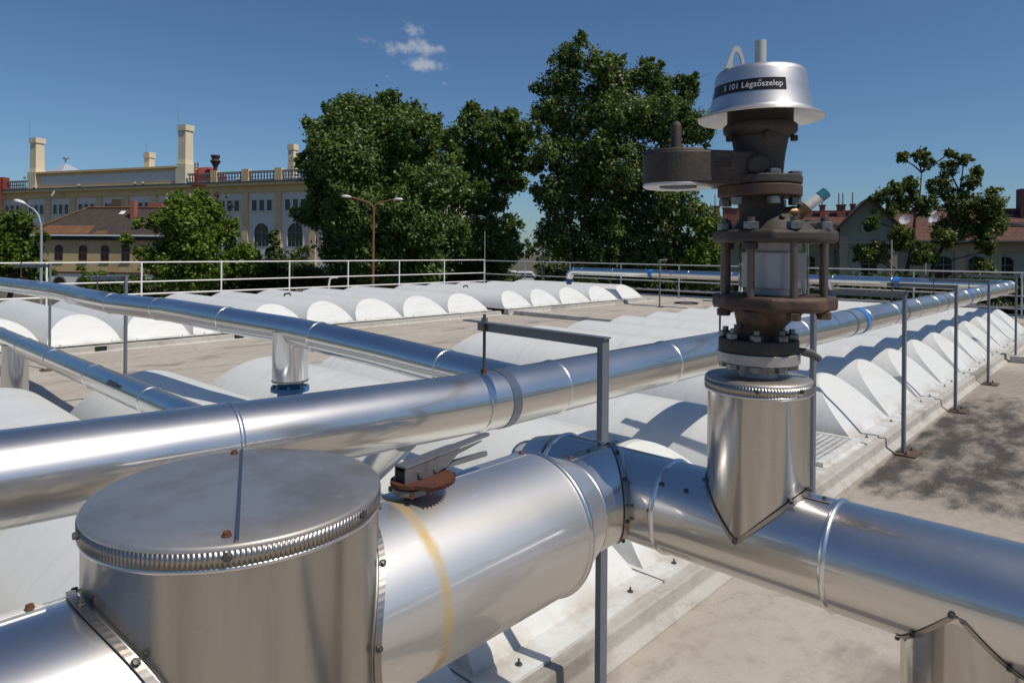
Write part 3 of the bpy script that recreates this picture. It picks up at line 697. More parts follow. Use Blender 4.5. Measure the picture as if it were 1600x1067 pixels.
# ------------------------------------------------------------------ breather valve on the riser
V = thing('breather_valve', (RX, RY, 1.29), 'tall dark breather valve with sight glass and silver hood on the riser', 'valve')
RG = Vector((RGT[0], RGT[1], 0)).normalized(); FW = Vector((FWD[0], FWD[1], 0)).normalized()
ax0 = Vector((RX, RY, 0)); AXF = atan2(-FW.y, -FW.x)
def vz(py): return EYE - (py - 394.6) / 620.0
def P(r, f, z): return ax0 + RG * r + FW * f + Vector((0, 0, z))
def hexnut(c, r, h, mat, name='nut', rot=0, axis=None): MB().lathe(c, [(r * .9, 0), (r, .0015), (r, h - .0015), (r * .88, h), (0, h)], 6, axis=axis, rot=rot).build(name, mat, V)
MB().lathe(P(0, 0, 0), [(.050, 1.285), (.046, 1.292), (.046, vz(562))], 40).build('neck_pipe', M['flange_alu'], V, smooth=True, angle=40)
q = MB().lathe(P(0, 0, 0), [(.046, vz(564)), (.097, vz(564)), (.099, vz(563)), (.099, vz(549)), (.097, vz(548)), (.046, vz(548))], 56); q.build('lower_flange', M['flange_alu'], V, smooth=True, angle=35)
MB().lathe(P(0, 0, 0), [(.04, vz(547.5)), (.094, vz(547.5)), (.096, vz(546)), (.096, vz(530)), (.094, vz(528)), (.05, vz(528))], 56).build('body_flange', M['cast'], V, smooth=True, angle=35)
for k in range(8):
    a = AXF + k * pi / 4 + .39
    c = P(0, 0, 0) + Vector((cos(a), sin(a), 0)) * .079
    hexnut(c + Vector((0, 0, vz(528))), .0155, .015, M['nut']); MB().lathe(c, [(.0075, vz(519)), (.0075, vz(512)), (0, vz(512))], 10).build('stud', M['nut'], V)
    hexnut(c + Vector((0, 0, vz(575))), .0155, .016, M['nut'])
bar0 = P(.085, -.02, vz(545)); 
MB().tube([bar0, P(.12, -.025, vz(549)), P(.142, -.03, vz(558))], [.009, .011, .009], 10).build('gasket_tab', M['screw'], V, smooth=True)
# lower casting: neck swelling to the square plate (eccentric)
ecc = .037
def loft(rings, n, mat, name, rot=0):
    vs = []; fs = []
    for (cx, r, z) in rings:
        for j in range(n):
            a = AXF + 2 * pi * j / n + rot; c = P(cx, 0, z); vs.append((c.x + r * cos(a), c.y + r * sin(a), z))
    for i in range(len(rings) - 1):
        for j in range(n): fs.append((i * n + j, i * n + (j + 1) % n, (i + 1) * n + (j + 1) % n, (i + 1) * n + j))
    fs += [tuple(range(n)), tuple(range((len(rings) - 1) * n, len(rings) * n))]
    return MB().add(vs, fs).build(name, mat, V, smooth=True, angle=38)
loft([(0, .056, vz(528)), (-.001, .052, vz(522)), (.003, .054, vz(512)), (.012, .066, vz(500)), (.026, .085, vz(486)), (.030, .094, vz(481))], 40, M['castred'], 'lower_cone')
def octplate(z0, z1, mat, name):
    o = loft([(ecc, .150, z0), (ecc, .150, z1)], 8, mat, name, rot=pi / 8); b = o.modifiers.new('bevel', 'BEVEL'); b.width = .010; b.segments = 3; b.limit_method = 'ANGLE'; return o
octplate(vz(482), vz(460), M['castred'], 'lower_plate'); octplate(vz(380), vz(360), M['cast'], 'upper_plate')
loft([(ecc, .112, vz(461.5)), (ecc, .112, vz(459))], 40, M['castred'], 'seat_ring')
for k in range(8):
    a = AXF + k * pi / 4; c = P(ecc, 0, 0) + Vector((cos(a), sin(a), 0)) * .1245
    MB().tube([c + Vector((0, 0, vz(489))), c + Vector((0, 0, vz(342)))], .0088, 12).build('tie_rod', M['rod'], V, smooth=True, angle=40)
    hexnut(c + Vector((0, 0, vz(360))), .0175, .018, M['nut']); hexnut(c + Vector((0, 0, vz(493))), .0165, .018, M['castred'])
    if k in (7, 3, 5): hexnut(c + Vector((0, 0, vz(390))), .0165, .016, M['cast'])
def glassmat():
    m, Nn, Ll, b = newmat('clear_acrylic'); b.inputs['Base Color'].default_value = (.93, .93, .95, 1); b.inputs['Roughness'].default_value = .03
    b.inputs['Transmission Weight'].default_value = 1; b.inputs['IOR'].default_value = 1.15
    return m
q = MB().lathe(P(ecc, 0, 0), [(.084, vz(460)), (.084, vz(380)), (.077, vz(380)), (.077, vz(460)), (.084, vz(460))], 64); q.f = [f for f in q.f if len(f) == 4]
q.build('sight_glass', glassmat(), V, smooth=True, angle=40)
M['float'] = plain('satin_float_drum', (.62, .62, .62), .38, .25, .12, 10, .05)
MB().lathe(P(ecc, 0, 0), [(.0752, vz(449)), (.0766, vz(448)), (.0766, vz(395)), (.0752, vz(394)), (0, vz(394))], 64).build('float_drum', M['float'], V, smooth=True, angle=40)
MB().lathe(P(ecc, 0, 0), [(.066, vz(460)), (.066, vz(449)), (0, vz(449))], 24).build('float_stem', M['float'], V, smooth=True, angle=40)
MB().lathe(P(ecc, 0, 0), [(.066, vz(394)), (.066, vz(380)), (0, vz(380))], 24).build('float_stem', M['float'], V, smooth=True, angle=40)
# upper casting: dome shoulder, neck, ribs
loft([(ecc, .098, vz(360)), (.032, .086, vz(350)), (.024, .072, vz(342)), (.012, .061, vz(333)), (.004, .055, vz(322)), (0, .054, vz(309))], 44, M['cast'], 'shoulder_casting')
MB().box(P(ecc + .09, -.02, vz(352)), (.085, .03, .024), (RG, FW, Vector((0, 0, 1)))).build('shoulder_rib', M['cast'], V, bevel=.008)
for (r0, z0, a0) in ((.0735, vz(341), 2.4), (.0655, vz(336), 2.9), (.0735, vz(341), 1.7), (.066, vz(336), 1.1)):
    a = AXF - pi / 2 + a0; screw(P(.02, 0, z0) + Vector((cos(a), sin(a), 0)) * r0, (cos(a), sin(a), .6), V, M['cast'], .006)
for z0, z1, nm, mt in ((vz(309), vz(291.5), 'mid_flange_lower', 'castred'), (vz(290), vz(277), 'mid_flange_upper', 'cast')):
    MB().lathe(P(0, 0, 0), [(.05, z0), (.098, z0), (.101, z0 + .003), (.101, z1 - .003), (.098, z1), (.05, z1)], 64).build(nm, M[mt], V, smooth=True, angle=35)
MB().lathe(P(0, 0, 0), [(.092, vz(291.5)), (.092, vz(290)), (0, vz(290))], 48).build('gasket', M['black'], V)
for k in range(6):
    a = AXF + k * pi / 3 + .05; c = P(0, 0, 0) + Vector((cos(a), sin(a), 0)) * .083
    hexnut(c + Vector((0, 0, vz(277))), .0165, .011, M['nut'], 'bolt_head'); hexnut(c + Vector((0, 0, vz(322))), .0155, .019, M['nut'])
# side tap with blue tip
MB().tube([P(.05, -.03, vz(336)), P(.078, -.035, vz(335)), P(.085, -.036, vz(333))], [.018, .020, .014], 14).build('tap_body', M['brass'], V, smooth=True, angle=40)
MB().tube([P(.078, -.035, vz(338)), P(.102, -.037, vz(325))], [.017, .017], 8).build('tap_nut', M['brass'], V)
MB().tube([P(.100, -.037, vz(326)), P(.138, -.04, vz(308))], .0125, 16).build('tap_tube', M['whitepaint'], V, smooth=True, angle=40)
MB().tube([P(.134, -.0397, vz(310)), P(.150, -.041, vz(302))], .0138, 16).build('tap_cap', plain('teal_cap', (.03, .17, .25), .4, 0, .1, 20, 0), V, smooth=True, angle=40)
# upper body
loft([(0, .058, vz(277)), (0, .056, vz(270)), (0, .060, vz(245)), (0, .068, vz(217))], 44, M['cast'], 'upper_body')
MB().lathe(P(0, 0, 0), [(.066, vz(217.5)), (.080, vz(213)), (.088, vz(208)), (.089, vz(199)), (.084, vz(196)), (0, vz(196))], 56).build('body_rim', M['cast'], V, smooth=True, angle=50)
for a in (-.15, 1.2, -1.45, 2.6): 
    c = P(0, 0, 0) + Vector((cos(AXF + a), sin(AXF + a), 0)) * .080; hexnut(c + Vector((0, 0, vz(223))), .009, .014, M['cast'])
MB().lathe(P(0, 0, 0), [(.079, vz(196)), (.079, vz(176)), (0, vz(176))], 48).build('screen_ring', plain('dark_mesh_screen', (.02, .018, .017), .7, 0, .3, 60, .3), V, smooth=True, angle=40)
# hood
zb = vz(188); zt = vz(113)
hood = [(.1505, zb), (.1517, zb + .0015), (.148, zb + .0045), (.138, zb + .0085), (.1295, zb + .0115), (.1255, zb + .015), (.1235, zb + .020), (.1140, zb + .068), (.1085, zt - .014), (.1055, zt - .006), (.100, zt - .001), (.092, zt + .001), (.0, zt + .004)]
q = MB().lathe(P(0, 0, 0), hood + [(0, zt - .004), (.07, zb + .022), (.080, zb + .021), (.12, zb + .010), (.143, zb + .0015), (.1505, zb)], 96); q.f = [f for f in q.f if len(f) == 4]
q.build('hood', M['cap'], V, smooth=True, angle=50)
MB().tube([P(.0, 0, zt), P(0, 0, vz(64.5))], .0140, 24).build('hood_stem', M['hook'], V, smooth=True, angle=40)
screw(P(.038, -.03, zt), (0, 0, 1), V, M['nut'], .009); screw(P(-.06, -.045, zt - .001), (0, 0, 1), V, M['nut'], .007)
# lug loop on the hood
pl = []; c0 = (-.0745, zt + .002)
outer = [(-.102, zt - .003), (-.089, zt + .033), (-.083, zt + .046), (-.077, zt + .052), (-.070, zt + .052), (-.064, zt + .047), (-.058, zt + .030), (-.052, zt + .003)]
inner = [(-.0595, zt + .003), (-.0635, zt + .022), (-.068, zt + .034), (-.073, zt + .0385), (-.078, zt + .036), (-.082, zt + .026), (-.0835, zt + .012), (-.0835, zt - .002)]
poly = [P(a, -.042, b) for a, b in outer + inner]
MB().prism(poly, FW * .008).build('lifting_lug', M['hook'], V)
# black sticker with white lettering bent round the hood
def hood_r(z):
    for (r0, z0), (r1, z1) in zip(hood[:-1], hood[1:]):
        if z0 <= z <= z1: return r0 + (r1 - r0) * (z - z0) / (z1 - z0)
    return .1
zl0, zl1 = vz(156.5), vz(138.5)
a_end = AXF + .17; a_len = 1.75
def onhood(s, z, off):   # s: 0 at the right end going left
    a = a_end - s; r = hood_r(z) + off
    return (ax0.x + r * cos(a), ax0.y + r * sin(a), z)
q = MB(); vs = []; fs = []; K = 40
for k in range(K + 1):
    for j in range(4): vs.append(onhood(a_len * k / K, zl0 + (zl1 - zl0) * j / 3, .0010))
for k in range(K):
    for j in range(3): fs.append((k * 4 + j, k * 4 + j + 1, (k + 1) * 4 + j + 1, (k + 1) * 4 + j))
st = q.add(vs, fs).build('name_sticker', M['label_red'], V, smooth=True)
cu = bpy.data.curves.new('lettering', 'FONT'); cu.body = 'S 101 L\u00e9gzoszelep'; cu.size = 1.0; cu.resolution_u = 3; cu.align_x = 'RIGHT'
def text_width(t):
    c2 = bpy.data.curves.new('w', 'FONT'); c2.body = t; c2.size = 1.0; o2 = bpy.data.objects.new('w', c2); COL.objects.link(o2)
    bpy.context.view_layer.update(); w = o2.dimensions.x; bpy.data.objects.remove(o2); return w
w_tail = text_width('oszelep'); w_rest = text_width('szelep'); xo = -(w_tail + w_rest) / 2 - .02
to = bpy.data.objects.new('lettering_tmp', cu); COL.objects.link(to)
dg = bpy.context.evaluated_depsgraph_get(); me = bpy.data.meshes.new_from_object(to.evaluated_get(dg)); bpy.data.objects.remove(to)
import bmesh
bm = bmesh.new(); bm.from_mesh(me)
for dx in (-.13, .06):      # the long double accent of the o
    q4 = [bm.verts.new((xo + dx + a, b, 0)) for a, b in ((0, .58), (.075, .58), (.17, .76), (.075, .76))]; bm.faces.new(q4)
bmesh.ops.triangulate(bm, faces=bm.faces); bmesh.ops.subdivide_edges(bm, edges=[e for e in bm.edges if e.calc_length() > .35], cuts=2, use_grid_fill=False)
hgt = (zl1 - zl0); sc_ = hgt * .86
for v in bm.verts:
    z = zl0 + hgt * .28 + v.co.y * sc_ * .82; s_ = .07 - v.co.x * sc_ * .80 / .117
    v.co = Vector(onhood(s_, z, .0016)) - Vector((RX, RY, 1.29))
bm.to_mesh(me); bm.free(); me.name = 'lettering'; me.materials.clear(); me.materials.append(M['label_white'])
lo = bpy.data.objects.new('lettering', me); COL.objects.link(lo); lo.parent = st
# side vacuum chamber
def PV(r, f, py): return P(r, f, vz(py))
dc = -.205
q = MB(); zc0, zc1 = vz(292), vz(242)
ring = [(dc + .088 * cos(a), .088 * sin(a)) for a in [pi * .5 + pi * k / 24 for k in range(25)]]
outl = ring + [(dc + .05, -.086), (-.10, -.075), (-.03, -.066), (-.03, .066), (-.10, .075), (dc + .05, .086)]
def ptop(r): return zc1 if r < -.13 else zc1 - .006
q.prism([P(a, b, zc0) for a, b in outl], (0, 0, zc1 - zc0)); ob = q.build('vacuum_chamber', M['cast'], V, bevel=.006)
MB().lathe(P(dc, 0, 0), [(.086, zc1), (.083, zc1 + .005), (.04, zc1 + .008), (0, zc1 + .008)], 48).build('chamber_cover', M['cast'], V, smooth=True, angle=40)
MB().lathe(P(dc, 0, 0), [(.046, zc0 - .001), (.082, zc0 - .006), (.087, zc0 - .002), (.087, zc0 + .003), (.046, zc0 + .003)], 48).build('inlet_ring', M['float'], V, smooth=True, angle=30)
MB().lathe(P(dc, 0, 0), [(.046, zc0 - .004), (.046, zc0 + .002), (0, zc0 + .002)], 32).build('inlet_screen', M['black'], V)
MB().lathe(P(dc - .006, 0, 0), [(.0155, zc1), (.0135, zc1 + .012), (.0135, zc1 + .068), (.011, zc1 + .077), (.006, zc1 + .081), (0, zc1 + .082)], 20).build('guide_stem', M['cast'], V, smooth=True, angle=60)
q = MB()
q.box(P(-.118, -.0785, vz(263)), (.062, .006, .026), (RG, FW, Vector((0, 0, 1))))
q.build('cast_nameplate', M['cast'], V, bevel=.002)
q = MB()
for dz in (-.007, 0, .007): q.box(P(-.118, -.0825, vz(263) + dz), (.044, .003, .0028), (RG, FW, Vector((0, 0, 1))))
q.build('nameplate_relief', M['castred'], V)
MB().lathe(P(-.03, -.062, vz(264)), [(.026, 0), (.026, .014), (.020, .02), (0, .02)], 32, axis=-FW).build('side_plug', M['cast'], V, smooth=True, angle=40)
MB().tube([P(-.05, 0, vz(268)), P(.0, 0, vz(268))], .05, 24).build('chamber_neck', M['cast'], V, smooth=True, angle=40)
MB().tube([P(-.046, -.02, vz(487)), P(-.049, -.02, vz(512))], .0025, 6).build('drain_wire', M['black'], V)

# ------------------------------------------------------------------ hanger posts
def make_post(x, y, h, armx, army, rodlen, label, platemat=True, sec=.024):
    t = thing('hanger_post', (x, y, 0), label, 'post', 'blue grey hanger posts')
    d = Vector((armx, army, 0)); ln = d.length; d.normalize(); sd_ = Vector((-d.y, d.x, 0))
    # angle section post: two legs
    q = MB(); w = sec; th = .006
    q.box((x, y, h / 2 + .005), (w, th, h - .01), (d, sd_, Vector((0, 0, 1))))
    q.box(Vector((x, y, h / 2 + .005)) - d * (w / 2 - th / 2) + sd_ * (w / 2 + th / 2), (th, w, h - .01), (d, sd_, Vector((0, 0, 1))))
    q.box(Vector((x, y, h / 2 + .005)) + d * (w / 2 - th / 2) + sd_ * (w / 2 + th / 2), (th, w, h - .01), (d, sd_, Vector((0, 0, 1))))
    q.box(Vector((x, y, h / 2 + .005)) + sd_ * (w + th), (w, th, h - .01), (d, sd_, Vector((0, 0, 1))))
    q.build('upright', M['post'], t)
    q = MB(); c = Vector((x, y, h - .019)) + d * (ln / 2 + .03) + sd_ * .003
    q.box(c, (ln + .05, .006, .036), (d, sd_, Vector((0, 0, 1))))
    q.box(c + Vector((0, 0, .0205)) + sd_ * .012 + d * .02, (ln + .09 + .05, .036, .005), (d, sd_, Vector((0, 0, 1))))
    q.build('arm', M['post'], t)
    rp = Vector((x, y, 0)) + d * ln + sd_ * .014
    q = MB().tube([rp + Vector((0, 0, h + .035)), rp + Vector((0, 0, h - rodlen))], .0065, 8); q.build('hanger_rod', M['screw'], t, smooth=True)
    hexn = MB().lathe(rp + Vector((0, 0, h + .0055)), [(.014, 0), (.014, .014), (0, .014)], 6); hexn.build('rod_nut', M['nut'], t)
    MB().lathe(rp + Vector((0, 0, h - rodlen - .004)), [(.014, 0), (.012, .012), (.006, .02), (0, .02)], 8).build('rod_foot', M['rust'], t)
    MB().span(x - .10, x + .12, y - .10, y + .055, .003, .013).build('base_plate', M['postplate'], t)
    for sx in (-.075, .095): MB().lathe((x + sx, y - .03, .013), [(.011, 0), (.011, .012), (.005, .012), (.005, .026), (0, .026)], 6).build('anchor_bolt', M['rust'], t)
    return t
PX = [(1.945, 'behind the fat drum and the duct'), (4.08, 'partly hidden behind the breather valve'), (6.12, 'first one fully visible right of the valve'), (8.15, 'second one fully visible right of the valve'), (10.12, 'third one fully visible right of the valve'), (12.55, 'fourth right of the valve'), (14.6, 'beyond the joint curb near the header pipe corner')]
for i, (x, w) in enumerate(PX[:6]):
    make_post(x, 1.365 if i == 0 else 1.40, 1.28 if i else 1.30, .05, .60 if i else .635, (.20 if i == 0 else .205), f'blue grey hanger post holding the header pipe, {w}')
make_post(2.30, 7.37, 1.32, -.25, 0, .13, 'blue grey hanger post at the left branch pipe, nearer of two')
make_post(2.35, 10.4, 1.37, -.31, 0, .16, 'blue grey hanger post at the left branch pipe, farther of two')
make_post(17.2, 10.2, 1.38, .34, 0.0, .32, 'grey hanger post beside the far return pipe near the far domes')

# ------------------------------------------------------------------ railings
def railing(name, p0, p1, n, heights, label, mat, rpost=.024, rrail=.021):
    p0 = Vector(p0); p1 = Vector(p1); t = thing(name, p0, label, 'railing')
    for k in range(n + 1):
        p = p0 + (p1 - p0) * (k / n); MB().tube([p + Vector((0, 0, .002)), p + Vector((0, 0, heights[0]))], rpost, 10).build('post', mat, t, smooth=True, angle=40)
        MB().box(p + Vector((0, 0, .008)), (.14, .14, .012)).build('foot_plate', mat, t)
    for h in heights: MB().tube([p0 + Vector((0, 0, h)), p1 + Vector((0, 0, h))], rrail if h != heights[-1] else rrail * 1.2, 10).build('rail', mat, t, smooth=True, angle=40)
    return t
RXX, RYY = 21.25, 21.45
railing('roof_railing', (RXX - 2.35 * 12, RYY, 0), (RXX - .06, RYY, 0), 12, (1.17, .60, .24), 'white three bar railing along the left roof edge', M['rail'])
railing('roof_railing', (RXX, RYY + .02, 0), (RXX, RYY - 2.4 * 12, 0), 12, (1.14, .56, .24), 'pale grey three bar railing along the right roof edge', M['railgrey'])
for (px, yt, yb, t, lab) in ((757.5, 362, 404, 29.6, 'thin lightning rod at the railing corner'), (847, 382, 437, 27.5, 'thicker dark lightning rod beyond the railing, left of two'), (851, 378, 437, 27.8, 'hair thin lightning rod beyond the railing, right of two')):
    a = at(px, yb, t); b = at(px, yt, t); b.x, b.y = a.x, a.y
    a.z = 0.0
    tag(MB().tube([a, b], [.03 if 'thicker' in lab else .014, .012], 8).build('lightning_rod', M['railgrey'] if 'corner' in lab else M['screw'], smooth=True), lab, 'rod')
# bent hand grip by the left railing
a = at(514, 446, 22.5); b = at(516, 436, 22.5); c_ = at(528, 433.5, 22.5)
tag(MB().tube([(a.x, a.y, 0), a, b, at(520, 433.6, 22.5), c_], .03, 8).build('bent_tube', M['rail'], smooth=True, angle=60), 'bent white tube end rising beside the left railing', 'tube')
# cable tray ring lying on deck
c = at(1073, 472, 20.9); tag(MB().tube([(c.x + .34 * cos(2 * pi * k / 24), c.y + .34 * sin(2 * pi * k / 24), .03) for k in range(25)], .022, 6).build('hose_ring', M['black'], smooth=True), 'black hose ring lying on the deck by the right railing', 'hose')

# shed with corrugated roof just beyond the right railing
sh = thing('corrugated_shed', (22.6, 6, GZ), 'low corrugated roof shed just beyond the right railing', 'shed')
M['sheet'] = plain('weathered_corrugated_sheet', (.20, .185, .16), .7, .1, .3, 3, .1, (.10, .07, .05), .6)
q = MB(); vs = []; fs = []; y = -12.0; K = 0
while y < 17.2:
    for j in range(6):
        yy = y + .40 * j / 6; zz = .045 * cos(2 * pi * j / 6)
        vs += [(21.95, yy, .20 + zz), (26.5, yy, -.45 + zz)]; K += 1
    y += .40
fs = [(2 * i, 2 * i + 2, 2 * i + 3, 2 * i + 1) for i in range(K - 1)]
o = q.add(vs, fs).build('roof', M['sheet'], sh, smooth=True); so = o.modifiers.new('thickness', 'SOLIDIFY'); so.thickness = .012
MB().span(22.15, 26.2, -11.6, 16.8, GZ, -.62).build('wall', plain('brown_shed_wall', (.11, .085, .06), .9, 0, .3, 2, .1), sh)
MB().span(21.98, 22.10, -12, 17.1, -.10, .04).build('gutter', M['railgrey'], sh)

# ------------------------------------------------------------------ trees
def leafmat(name, c1, c2, trans=.35):
    m, Nn, Ll, b = newmat(name)
    at_ = Nn.new('ShaderNodeAttribute'); at_.attribute_name = 'tint'
    c = mixrgb(Nn, Ll, at_.outputs['Fac'], c1, c2)
    Ll.new(c, b.inputs['Base Color']); b.inputs['Roughness'].default_value = .48; b.inputs['Specular IOR Level'].default_value = .4
    tr = Nn.new('ShaderNodeBsdfTranslucent'); c3 = mixrgb(Nn, Ll, .5, c, (.16, .22, .02)); Ll.new(c3, tr.inputs['Color'])
    mx = Nn.new('ShaderNodeMixShader'); mx.inputs[0].default_value = trans; Ll.new(b.outputs[0], mx.inputs[1]); Ll.new(tr.outputs[0], mx.inputs[2])
    Ll.new(mx.outputs[0], Nn['Material Output'].inputs['Surface']); return m
LM = {'poplar': leafmat('poplar_leaf', (0.060, 0.109, 0.024), (0.180, 0.259, 0.066), .28),
      'big': leafmat('dark_tree_leaf', (0.058, 0.098, 0.024), (0.168, 0.224, 0.062), .28),
      'acacia': leafmat('acacia_leaf', (0.090, 0.167, 0.019), (0.222, 0.305, 0.046), .38),
      'bush': leafmat('bush_leaf', (0.072, 0.138, 0.017), (0.180, 0.253, 0.041), .36),
      'dark': leafmat('undergrowth_leaf', (0.034, 0.057, 0.014), (0.090, 0.132, 0.031), .22),
      'locust': leafmat('locust_leaf', (0.072, 0.109, 0.022), (0.198, 0.236, 0.066), .36),
      'dry': leafmat('dry_twig_leaf', (0.096, 0.078, 0.048), (0.180, 0.144, 0.084), .2)}
BARK = plain('tree_bark', (.045, .036, .027), .9, 0, .35, 3, .4)
def leaves(name, mat, parent, centers, radii, counts, size, off, kind=None, clump=.45, squash=.85):
    """leaf-sized quads gathered in clumps spread through the lobes"""
    allc = []
    for c, r, n in zip(centers, radii, counts):
        per = 26; nc = max(3, int(n / per))
        d = RNG.normal(size=(nc, 3)); d /= np.linalg.norm(d, axis=1)[:, None]
        rad = r * RNG.uniform(.15, 1.0, nc) ** .45
        cc = np.array(c) + d * rad[:, None] * np.array([1, 1, squash])
        cs = clump * (r ** .5) * RNG.uniform(.35, 1.0, nc)
        lv = np.repeat(cc, per, 0) + RNG.normal(size=(nc * per, 3)) * np.repeat(cs, per)[:, None] * .5
        out_ = np.repeat(d, per, 0)
        tt = np.repeat(RNG.uniform(0, 1, nc), per)
        allc.append((lv, out_, tt))
    P_ = np.concatenate([a[0] for a in allc]); O_ = np.concatenate([a[1] for a in allc]); T_ = np.concatenate([a[2] for a in allc])
    n = len(P_); nrm = O_ * .5 + np.array([0, 0, .55]) + RNG.normal(size=(n, 3)) * .75; nrm /= np.linalg.norm(nrm, axis=1)[:, None]
    a = np.cross(nrm, RNG.normal(size=(n, 3))); a /= np.linalg.norm(a, axis=1)[:, None]; b = np.cross(nrm, a)
    s = size * RNG.uniform(.6, 1.25, n)[:, None]
    v = np.stack([P_ + a * s * .62, P_ + b * s * .36 + nrm * s * .08, P_ - a * s * .62, P_ - b * s * .36 + nrm * s * .08], 1).reshape(-1, 3) - np.array(off)
    me = bpy.data.meshes.new(name); me.vertices.add(4 * n); me.vertices.foreach_set('co', v.astype(np.float32).ravel())
    me.loops.add(4 * n); me.loops.foreach_set('vertex_index', np.arange(4 * n, dtype=np.int32))
    me.polygons.add(n); me.polygons.foreach_set('loop_start', np.arange(0, 4 * n, 4, dtype=np.int32))
    me.update(calc_edges=True)
    tint = np.clip(.65 * T_ + .35 * RNG.uniform(0, 1, n), 0, 1)
    at_ = me.attributes.new('tint', 'FLOAT', 'POINT'); at_.data.foreach_set('value', np.repeat(tint, 4).astype(np.float32))
    me.materials.append(mat); o = bpy.data.objects.new(name, me); COL.objects.link(o)
    if parent: o.parent = parent
    if kind: o['kind'] = kind
    return o
def tree(name, label, lobes, t, mat, base_px, size, dens, trunk_r=.28, group=None, cat='tree', depth=1.0, limbs=True, forks=None, clump=.45):
    k = t / FPX
    bp = at(base_px, 430, t); base = Vector((bp.x, bp.y, GZ))
    T = thing(name, base, label, cat, group)
    F3 = Vector((FWD[0], FWD[1], 0)); cen = []; rad = []; cnt = []
    for (px, py, rp) in lobes:
        r = rp * k; j = random.uniform(-1, 1) * depth * r * 1.2
        c = at(px, py, t) + F3 * j; cen.append(tuple(c)); rad.append(r); cnt.append(max(40, int(dens * rp * rp)))
    for c, r, n_ in list(zip(cen, rad, cnt)):       # small sprays standing out of each lobe break the outline
        for w in range(4):
            d = Vector((random.gauss(0, 1), random.gauss(0, 1), random.gauss(.35, 1))).normalized()
            rs = r * random.uniform(.22, .42); cen.append(tuple(Vector(c) + d * r * random.uniform(.85, 1.15))); rad.append(rs); cnt.append(max(26, int(n_ * .10)))
    nmain = len(lobes)
    q = MB()
    top = max(c[2] for c in cen); mid = Vector((sum(c[0] for c in cen) / len(cen), sum(c[1] for c in cen) / len(cen), 0))
    joints = []
    trunks = forks or [(base_px, None)]
    hts = []
    for (fx, lean) in trunks:
        p0 = at(fx, 430, t); p0.z = GZ
        tp = Vector((mid.x, mid.y, top - .15 * (top - GZ))) if lean is None else at(lean[0], lean[1], t)
        pts = []
        for i in range(8):
            s = i / 7; p = p0.lerp(tp, s ** 1.0); p += Vector((random.uniform(-1, 1), random.uniform(-1, 1), 0)) * (.12 * trunk_r / .28 * (1 if 0 < i else 0)); pts.append(p)
        q.tube(pts, [trunk_r * (1 - .85 * i / 7) for i in range(8)], 9); hts.append(pts)
    for c, r in zip(cen[:nmain], rad[:nmain]):
        c = Vector(c)
        best = min((p for pts in hts for p in pts[1:]), key=lambda p: (p - c).length + max(0, p.z - c.z + .3) * 3)
        m1 = best.lerp(c, .45) + Vector((random.uniform(-1, 1), random.uniform(-1, 1), random.uniform(-.2, .5))) * r * .25
        br = min(trunk_r * .42, .05 + .035 * r)
        q.tube([best, m1, c, c + (c - m1) * .4], [br, br * .7, br * .4, br * .12], 6)
        for w in range(3):
            d = Vector((random.uniform(-1, 1), random.uniform(-1, 1), random.uniform(-.3, 1))) * r * .8
            q.tube([m1.lerp(c, random.uniform(.2, 1)), c + d], [br * .35, br * .08], 5)
    q.build('trunk', BARK, T, smooth=True, angle=60)
    leaves('crown', mat, T, cen, rad, cnt, size, base, clump=clump)
    return T
T1 = [(520, 215, 36), (560, 190, 38), (603, 188, 42), (645, 215, 42), (688, 235, 34), (506, 262, 36), (560, 255, 55), (620, 265, 55), (678, 295, 45), (514, 325, 42), (580, 335, 55), (650, 345, 55), (700, 365, 36), (530, 390, 40), (600, 400, 48), (662, 408, 42), (540, 172, 22), (603, 160, 22), (515, 172, 12), (640, 172, 13), (668, 195, 16)]
T2 = [(735, 186, 26), (715, 218, 32), (770, 214, 32), (800, 200, 24), (740, 255, 38), (790, 252, 32), (725, 310, 36), (762, 308, 32), (797, 285, 22), (745, 370, 42), (790, 390, 28), (800, 352, 18), (730, 412, 34), (775, 412, 28), (735, 168, 12), (798, 182, 11), (818, 222, 16), (822, 255, 15), (812, 285, 12)]
T3 = [(888, 84, 24), (876, 125, 34), (930, 110, 28), (962, 128, 34), (1012, 120, 26), (1042, 138, 30), (1074, 150, 18), (856, 172, 26), (900, 180, 42), (960, 190, 46), (1020, 190, 46), (1068, 200, 32), (1094, 212, 16), (848, 238, 22), (900, 250, 42), (960, 262, 48), (1020, 268, 42), (875, 305, 38), (935, 318, 48), (1000, 330, 48), (1045, 318, 34), (1068, 370, 38), (868, 370, 34), (925, 388, 48), (1000, 400, 48), (1060, 408, 34), (1095, 340, 24), (905, 66, 12), (1008, 96, 10), (1080, 128, 9), (962, 95, 11), (838, 262, 16), (832, 205, 12), (842, 300, 14)]
tree('poplar_tree', 'wide bright leaved poplar left of the gap, behind the double street lamp', T1, 47, LM['poplar'], 590, .23, 2.6, .35)
tree('poplar_tree', 'narrower poplar standing between the wide poplar and the tallest tree', T2, 51, LM['poplar'], 742, .24, 2.4, .3)
tree('broadleaf_tree', 'tallest dark green tree behind the breather valve', T3, 45, LM['big'], 965, .21, 2.3, .42)
tree('shrub_tree', 'yellow green bushy tree under the tallest tree, before the tiled house', [(1108, 365, 22), (1100, 398, 26), (1122, 392, 20), (1105, 425, 24), (1085, 410, 16)], 40, LM['acacia'], 1104, .2, 2.2, .12)
T5 = [(312, 312, 15), (288, 322, 22), (330, 332, 20), (262, 342, 24), (303, 352, 32), (236, 350, 13), (216, 348, 8), (345, 360, 22), (272, 380, 32), (322, 388, 32), (233, 400, 26), (362, 402, 28), (282, 422, 32), (203, 376, 10), (330, 425, 28)]
